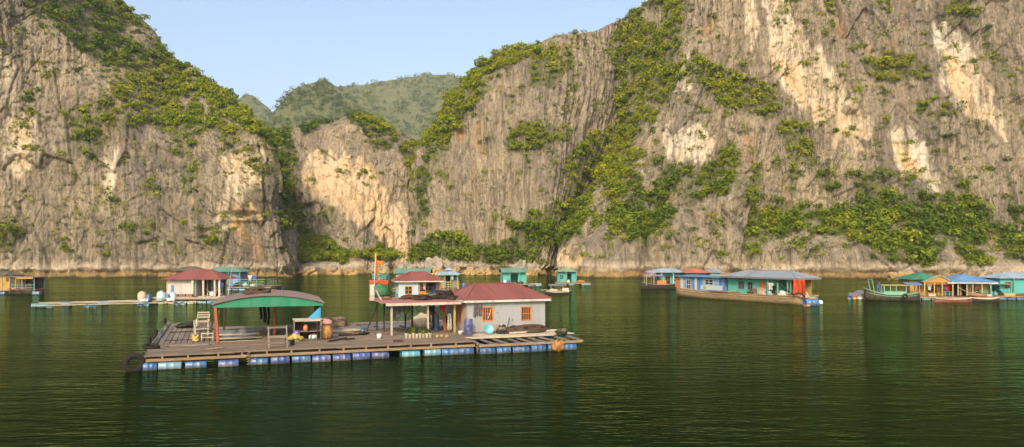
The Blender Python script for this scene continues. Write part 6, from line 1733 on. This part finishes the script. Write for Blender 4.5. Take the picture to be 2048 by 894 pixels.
# ---- boats and roofs behind the barge, left
fr, L = span((1282, 577), (1350, 577))
t = thing('work_boat', 'dark work boat with purple awning left of the barge', 'boat', fr.o, fr.a)
hull(t, L, 2.4, 0.75, 0.45, 0.1, 'boat_dark', 'grey_wood', 'deck_wood')
flat_roof(t, 0.6, 4.0, -1.2, 1.2, 2.35, 2.55, 'purple_awning')
for x in (0.8, 2.2, 3.9):
    for y in (-1.05, 1.05): post(t, x, y, 0.6, 2.35, 'pale_wood', 0.08)
MB().box(2.9, 4.6, -0.5, 0.5, 0.62, 1.5).build('wheelhouse', 'orange_paint', t); MB().box(0.9, 2.6, -0.8, 0.8, 0.62, 1.0).build('hatch', 'net_brown', t)
fq, Lq = span((1305, 570), (1372, 570), 0.6)
pontoon('raft under the pale blue roofed shelter left of the barge', fq, -0.3, Lq + 0.5, -0.4, 5, 0.58, 'deck_wood', 'few', ('drum_blue',), width=0.9)
t = hut('shelter with wide pale blue roof left of the barge', fq, 1.5, 1.2, 0.6, Lq - 1.8, 3.2, 2.3, 'sea_wall', None, [(1.2, 2.0, 0.2, 1.6, 'win', 'red_paint'), (2.8, 3.6, 0.6, 1.6, 'win', 'white_paint')], [(0.8, 2.4, 0, 1.9, 'open', '')], name='shelter', cat='shelter')
hip_roof(t, -2.0, Lq - 1.3, -1.5, 4.0, 2.35, 3.0, 'pale_blue_roof', 2.2)
for x in (-1.7, 0.2, 2.4, Lq - 1.5): post(t, x, -1.3, 0, 2.35, 'white_metal', 0.1)
fq, Lq = span((1372, 571), (1432, 571), 0.6)
pontoon('raft under the orange roofed huts behind the barge', fq, -0.4, Lq + 3.0, -0.8, 4.5, 0.58, 'deck_wood', 'few', ('drum_blue',), width=0.9)
t = hut('hut with orange roof showing over the blue cabin', fq, 0, 0, 0.6, Lq * 0.7, 3.5, 2.3, 'blue_wall', None, [(1, 2, 0.6, 1.5, 'win', 'white_paint')], []); hip_roof(t, -0.5, Lq * 0.7 + 0.6, -0.7, 4.1, 2.35, 3.1, 'orange_roof', 2.0)
t = hut('small mint hut right of the orange roof behind the barge', fq, Lq * 0.76, 0.2, 0.6, Lq * 0.4, 3.0, 2.3, 'mint_paint', None, [(0.7, 1.3, 1.3, 1.9, 'win', 'white_paint')], []); gable_roof(t, -0.3, Lq * 0.4 + 0.4, -0.4, 3.4, 2.35, 2.9, 'grey_roof')

# ---- right-hand group
fr, L = span((1728, 600), (1840, 601))
boat = thing('fishing_boat', 'mint sided wooden fishing boat moored before the yellow house', 'boat', fr.o, fr.a)
hull(boat, L, 2.3, 0.8, 0.85, 0.25, 'hull_black', 'mint_paint', 'deck_wood', p=2.8, stripe='mint_paint')
mb = MB(); holed_wall(mb, 'x', -0.85, 2.3, 5.2, 0.65, 2.05, 0.05, [(2.42, 3.1, 1.25, 1.98), (3.2, 3.85, 1.25, 1.98), (3.95, 5.1, 1.25, 1.98)]); mb.build('cabin_side', 'mint_paint', boat)
mb = MB(); holed_wall(mb, 'x', 0.80, 2.3, 5.2, 0.65, 2.05, 0.05, [(2.42, 3.1, 1.25, 1.98), (3.2, 3.85, 1.25, 1.98), (3.95, 5.1, 1.25, 1.98)]); mb.build('cabin_side', 'mint_paint', boat)
MB().box(2.1, 5.4, -1.0, 1.0, 2.052, 2.12).build('cabin_roof', 'yellow_paint', boat)
for x, dx in ((0.75, 0.45), (2.0, 0.0)):
    for y in (-0.85, 0.85): MB().bar((x + dx, y, 0.7), (x, y, 2.9 if dx else 2.05), 0.08).build('post', 'mint_paint', boat)
MB().bar((0.75, -0.85, 2.85), (0.75, 0.85, 2.85), 0.08).build('cross_bar', 'mint_paint', boat)
flat_roof(boat, 5.3, 7.3, -1.0, 1.0, 2.15, 2.45, 'blue_roof')
MB().bar((6.9, -0.9, 0.7), (6.75, -0.9, 2.2), 0.08).build('post', 'mint_paint', boat); MB().bar((6.9, 0.9, 0.7), (6.75, 0.9, 2.4), 0.08).build('post', 'mint_paint', boat)
torus_tyre('tyre', 'black tyre fender on the side of the mint fishing boat', fr.at(4.9, -1.22, 0.62), (math.radians(90), 0, fr.a), 0.26, 0.10)
for k, (u, mt) in enumerate(((-1.4, 'drum_blue'), (-0.7, 'orange_plastic'), (0.0, 'white_plastic'), (0.5, 'orange_plastic'), (1.0, 'drum_blue'))):
    tag(link('float_drum', drum_mesh(mt, 0.34, 0.66), None, fr.at(u, 1.6 + 0.05 * k, 0.2), (0, 0, fr.a + 1.3)), ('dark blue float, leftmost', 'orange float, second', 'white float, third', 'orange float, fourth', 'blue float, nearest the bow')[k] + ' of the row left of the mint boat', 'float')
heap('net_heap', 'grey net heap on the floats left of the mint boat', 'net', fr.at(-0.1, 2.2, 0.45), (1.2, 0.7, 0.55), 'tarp_grey', 141, 0.4, 4)

fr, L = span((1846, 592), (1990, 593), 0.55)
pontoon('long raft under the yellow house and blue roofed hall', fr, -3.0, L + 0.6, -1.0, 6.5, 0.53, 'deck_wood', 'front', ('drum_light', 'drum_blue'), width=0.9)
def pu(px, v=0.0):
    k = (px - 1024.0) / FPX; o_ = fr.at(0, v)
    return (k * o_.y - o_.x) / (fr.ex.x - k * fr.ex.y)
g0, g1 = pu(1848), pu(1906)
t = thing('yellow_porch_house', 'yellow house with gabled front porch at right', 'house', fr.at(g0, 0, 0.55), fr.a)
gw = g1 - g0
gable_roof(t, -0.25, gw + 0.25, -0.3, 4.0, 1.95, 2.85, 'orange_roof' if False else 'yellow_roof' if 'yellow_roof' in MATS else 'lime_roof', 'y', 'cream')
MB().prism([(-0.1, 1.86), (gw + 0.1, 1.86), (gw / 2, 2.72)], -0.12, -0.04, 'y').build('gable_panel', 'yellow_wall', t)
MB().bar((-0.2, -0.2, 1.90), (gw / 2, -0.2, 2.84), 0.06, 0.12).build('barge_board', 'cream', t); MB().bar((gw + 0.2, -0.2, 1.90), (gw / 2, -0.2, 2.84), 0.06, 0.12).build('barge_board', 'cream', t)
for x in (0.05, gw * 0.35, gw * 0.62, gw - 0.05): post(t, x, -0.05, 0, 1.86, 'yellow_paint', 0.12)
MB().box(0, gw, -0.08, -0.02, 1.62, 1.74).build('lintel', 'orange_paint', t)
mb = MB(); holed_wall(mb, 'x', 2.2, 0, gw, 0, 1.86, 0.08, [(0.3, 1.4, 0, 1.6), (2.2, 2.9, 0.5, 1.5)]); mb.build('wall', 'yellow_wall', t)
rail(t, gw * 0.62, gw - 0.05, -0.05, 0, 0.62, 'sky_paint', 3, 0.06, 'x', 1)
for k, (x, mt, lg) in enumerate(((0.9, 'cloth_white', False), (gw * 0.76, 'cloth_blue', True), (gw * 0.86, 'cloth_red', False), (gw * 0.55, 'cloth_brown', False))): garment('hanging_clothes', ('white shirt hanging in the yellow porch, left', 'blue trousers hanging in the yellow porch', 'red top hanging in the yellow porch, right', 'brown cloth hanging in the middle of the yellow porch')[k], fr.at(g0 + x, 0.5, 2.25), fr.a, 0.45, 0.95, mt, k, lg)
crate(fr, 'pale box at the front of the yellow porch', g0 + 0.4, -0.5, 0.55, 0.9, 0.4, 0.35, 'foam')
q0, q1 = pu(1812, 3.0), pu(1872, 3.0)
t = hut('ochre house with deep green roof behind the mint boat', fr, q0, 1.6, 0.55, q1 - q0, 4.0, 2.2, 'yellow_wall', None, [(0.9, 1.5, 0.0, 1.8, 'door', 'red_paint'), (2.4, 3.4, 0.5, 1.5, 'win', 'red_paint')], [])
hip_roof(t, -0.5, q1 - q0 + 0.5, -0.9, 4.6, 2.25, 3.15, 'deep_green_roof', 2.0)
q0, q1 = pu(1908, 1.0), pu(1978, 1.0); w = q1 - q0
t = hut('yellow walled hall with wide blue roof at right', fr, q0, 1.6, 0.55, w, 4.0, 2.1, 'yellow_wall', None, [(0.1, w * 0.22, 0, 1.9, 'open', ''), (w * 0.28, w * 0.42, 0, 1.9, 'open', ''), (w * 0.56, w * 0.66, 0.2, 1.7, 'bars', 'orange_paint'), (w * 0.74, w * 0.82, 0, 1.8, 'door', 'orange_wood')], [])
hip_roof(t, -1.4, w + 0.6, -1.9, 4.6, 1.95, 3.0, 'blue_roof', 2.6, None, 'white_metal')
for x in (0.1, w * 0.27, w * 0.44, w * 0.7, w * 0.95): post(t, x, -1.6, 0, 1.95, 'pale_wood', 0.1)
MB().box(w * 0.5, w * 0.54, -0.03, -0.003, 0.1, 1.9).build('green_strip', 'mint_paint', t)
t2 = thing('hammock', 'pale hammock slung under the blue roofed hall', 'hammock', fr.at(q0 + 0.3, 0.4, 0.55), fr.a)
o = MB().sheet(lambda a, q: (2.5 * a, 0.5 * (q - 0.5) * math.sin(math.pi * a), 1.45 - 1.0 * math.sin(math.pi * a * 0.62 + 0.25) + 0.15 * abs(q - 0.5)), 16, 5).build('cloth', 'foam', t2, True); o.modifiers.new('cloth', 'SOLIDIFY').thickness = 0.04
for x, z in ((0, 1.2), (2.5, 1.05)): MB().tube([(x, 0, z), (x + (0.3 if x else -0.3), 0, 1.8)], 0.02, 5).build('cord', 'rope', t2)
crate(fr, 'dark green crate under the right end of the blue roof', pu(1962), 0.6, 0.55, 1.2, 0.6, 0.9, 'green_paint')
MBx = tag(MB().sheet(lambda a, q: (2.6 * a, 1.2 * q, 0.06 + 0.05 * math.sin(a * 9) * math.sin(q * 5)), 14, 8).build('mat', 'net_green', None, True, fr.at(pu(1908), -0.9, 0.56), (0, 0, fr.a)), 'green mat lying on the raft before the blue roofed hall', 'mat')
for k, (px, mt, r) in enumerate(((1950, 'sack', (0.8, 0.4, 0.3)), (1962, 'dull_red', (0.7, 0.4, 0.3)), (1974, 'foam', (0.6, 0.4, 0.25)))): junk(fr, ('orange tan', 'dull red', 'pale')[k] + ' heap of gear on the raft under the blue roof', pu(px), -0.5, 0.55, mt, r, 150 + k)
for pl, pr, lb, hm in (((1868, 604), (1944, 604), 'low dark red rowing boat moored before the yellow porch', 'hull_red'), ((1940, 603), (1998, 603), 'low dark rowing boat moored before the blue roofed hall', 'boat_dark')):
    f2, L2 = span(pl, pr)
    t = thing('rowing_boat', lb, 'boat', f2.o, f2.a); hull(t, L2, 1.2, 0.36, 0.18, 0.18, hm, 'pale_wood', 'deck_wood')
    for x in (L2 * 0.3, L2 * 0.55, L2 * 0.78): MB().box(x, x + 0.22, -0.45, 0.45, 0.26, 0.31).build('thwart', 'grey_wood', t)
fr, L = span((2000, 590), (2100, 590), 0.6)
pontoon('raft under the sea green house at the right edge', fr, -2.4, L + 0.5, -1.6, 5, 0.58, 'grey_wood', 'front', ('drum_blue',), width=0.9)
t = hut('sea green house with pale blue roof cut by the right edge', fr, 0, 0, 0.6, L, 4.5, 2.3, 'sea_wall', None, [(0.75, 1.45, 1.0, 1.75, 'win', 'red_paint')], [(1.0, 2.0, 0.0, 1.9, 'door', 'teal_deep')])
hip_roof(t, -0.4, L + 0.4, -0.5, 5.0, 2.36, 3.05, 'pale_blue_roof', 2.4)
post(t, 1.75, -0.3, 0, 2.3, 'mint_paint', 0.14)
t = thing('awning', 'thin pale awning between the blue hall and the sea green house', 'awning', fr.at(-2.2, -1.0, 0.6), fr.a); flat_roof(t, 0, 3.2, 0, 2.0, 1.55, 1.7, 'lime_roof')
for x in (0.1, 1.6, 3.1):
    for y in (0.1, 1.9): post(t, x, y, 0, 1.55, 'teal_deep', 0.07)
for k, (u, mt, r) in enumerate(((-1.8, 'teal_deep', (0.35, 0.3, 0.5)), (-1.2, 'tub_cyan', (0.4, 0.3, 0.4)), (-0.5, 'net_green', (0.45, 0.35, 0.45)), (0.6, 'lime_paint', (1.2, 0.5, 0.25)), (2.2, 'deck_wood', (1.2, 0.5, 0.25)))): junk(fr, ('dark teal bundle', 'cyan bundle', 'dark green bundle', 'lime tarp heap', 'brown timber heap')[k] + ' on the raft before the sea green house', u, -0.8, 0.58, mt, r, 160 + k)

# ---- a boatman standing in the mint boat (one skinned body)
def person(label, loc, rz):
    t = thing('person', label, 'person', loc, rz)
    J = {'pel': (0, 0, 0.92), 'ch': (0.02, 0, 1.32), 'nk': (0.03, 0, 1.50), 'hd': (0.05, 0, 1.66), 'sl': (0.02, 0.19, 1.42), 'el': (0.12, 0.24, 1.15), 'wl': (0.34, 0.18, 1.12), 'sr': (0.02, -0.19, 1.42), 'er': (0.10, -0.25, 1.14), 'wr': (0.32, -0.2, 1.05), 'hl': (0, 0.1, 0.88), 'kl': (0.04, 0.11, 0.48), 'fl': (0.0, 0.12, 0.07), 'tl': (0.15, 0.13, 0.04), 'hr': (0, -0.1, 0.88), 'kr': (0.02, -0.11, 0.48), 'fr_': (-0.03, -0.12, 0.07), 'tr': (0.12, -0.13, 0.04)}
    R_ = {'pel': 0.13, 'ch': 0.15, 'nk': 0.055, 'hd': 0.10, 'sl': 0.07, 'sr': 0.07, 'el': 0.05, 'er': 0.05, 'wl': 0.04, 'wr': 0.04, 'hl': 0.1, 'hr': 0.1, 'kl': 0.065, 'kr': 0.065, 'fl': 0.05, 'fr_': 0.05, 'tl': 0.035, 'tr': 0.035}
    E = [('pel', 'ch'), ('ch', 'nk'), ('nk', 'hd'), ('ch', 'sl'), ('sl', 'el'), ('el', 'wl'), ('ch', 'sr'), ('sr', 'er'), ('er', 'wr'), ('pel', 'hl'), ('hl', 'kl'), ('kl', 'fl'), ('fl', 'tl'), ('pel', 'hr'), ('hr', 'kr'), ('kr', 'fr_'), ('fr_', 'tr')]
    ks = list(J); me = bpy.data.meshes.new('body'); me.from_pydata([J[k] for k in ks], [(ks.index(a), ks.index(c_)) for a, c_ in E], [])
    me.materials.append(MATS['cloth_navy'] if 'cloth_navy' in MATS else MATS['cloth_blue'])
    o = link('body', me, t)
    sk = o.modifiers.new('skin', 'SKIN'); sk.use_smooth_shade = True
    for i, k in enumerate(ks):
        sv = me.skin_vertices[0].data[i]; sv.radius = (R_[k], R_[k]); sv.use_root = k == 'pel'
    o.modifiers.new('sub', 'SUBSURF').levels = 1
    MB().blob((0.03, 0, 1.74), (0.11, 0.10, 0.09), 3, 0.1, 14, 8).build('hair', 'cloth_black', t, True)
    MB().blob((0.085, 0, 1.65), (0.07, 0.075, 0.10), 4, 0.05, 14, 8).build('face', 'skin', t, True)
    for y in (0.18, -0.2): MB().blob((0.36, y, 1.10 if y > 0 else 1.04), (0.06, 0.04, 0.03), 5, 0.1, 10, 6).build('hand', 'skin', t, True)
stuff_mat('skin', (0.36, 0.20, 0.12), (0.26, 0.14, 0.08), 5, 0.1)
fr, L = span((1728, 600), (1840, 601))
person('boatman in dark blue standing in the mint fishing boat', fr.at(1.85, -0.25, 0.86), fr.a)

# ---- boulders along the shore
def boulder(px, py, d, w, h, seed, label):
    x, y, _ = world_at(px, py, d)
    t = MB().blob((0, 0, h * 0.3), (w / 2, w * 0.45, h * 0.75), seed, 0.55, 30, 16, 1.5)
    o = t.build('boulder', 'rock', None, False, (x, y, 0)); tag(o, label, 'boulder', 'boulders along the shore')
    return o
for k, (px, d, w, h, lb) in enumerate(((668, 232, 7, 7, 'pointed pale boulder below the green slope beside the left cliff'), (700, 235, 6, 5, 'grey boulder right of the pointed pale one'), (760, 242, 8, 6, 'wide grey boulder under the middle cliff scar'), (812, 243, 9, 7, 'broken grey boulder at the foot of the ochre scar'), (868, 238, 8, 10, 'tall pale boulder with a sharp top at the centre shore'), (905, 235, 6, 7, 'rounded boulder right of the tall pale one'), (938, 233, 5, 4, 'small pale boulder at the centre shore'), (965, 232, 7, 5, 'low broad boulder left of the green gabled hut'), (1040, 230, 7, 8, 'grey boulder behind the green gabled hut'), (1068, 229, 5, 7, 'dark boulder at the mouth of the green gully'),
        (620, 231, 8, 5, 'low boulder at the foot of the slope beside the left cliff'), (1985, 176, 8, 5.5, 'dark fallen boulder between the blue roof and the sea green house'), (2015, 178, 7, 4.5, 'pale slab leaning behind the sea green roof'), (1790, 190, 5, 3.5, 'small brown boulder behind the mint boat'), (1812, 189, 6, 5, 'cracked brown boulder left of the deep green roof'))):
    boulder(px, 545, d, w * 0.66, h * 0.5, 200 + k, lb)
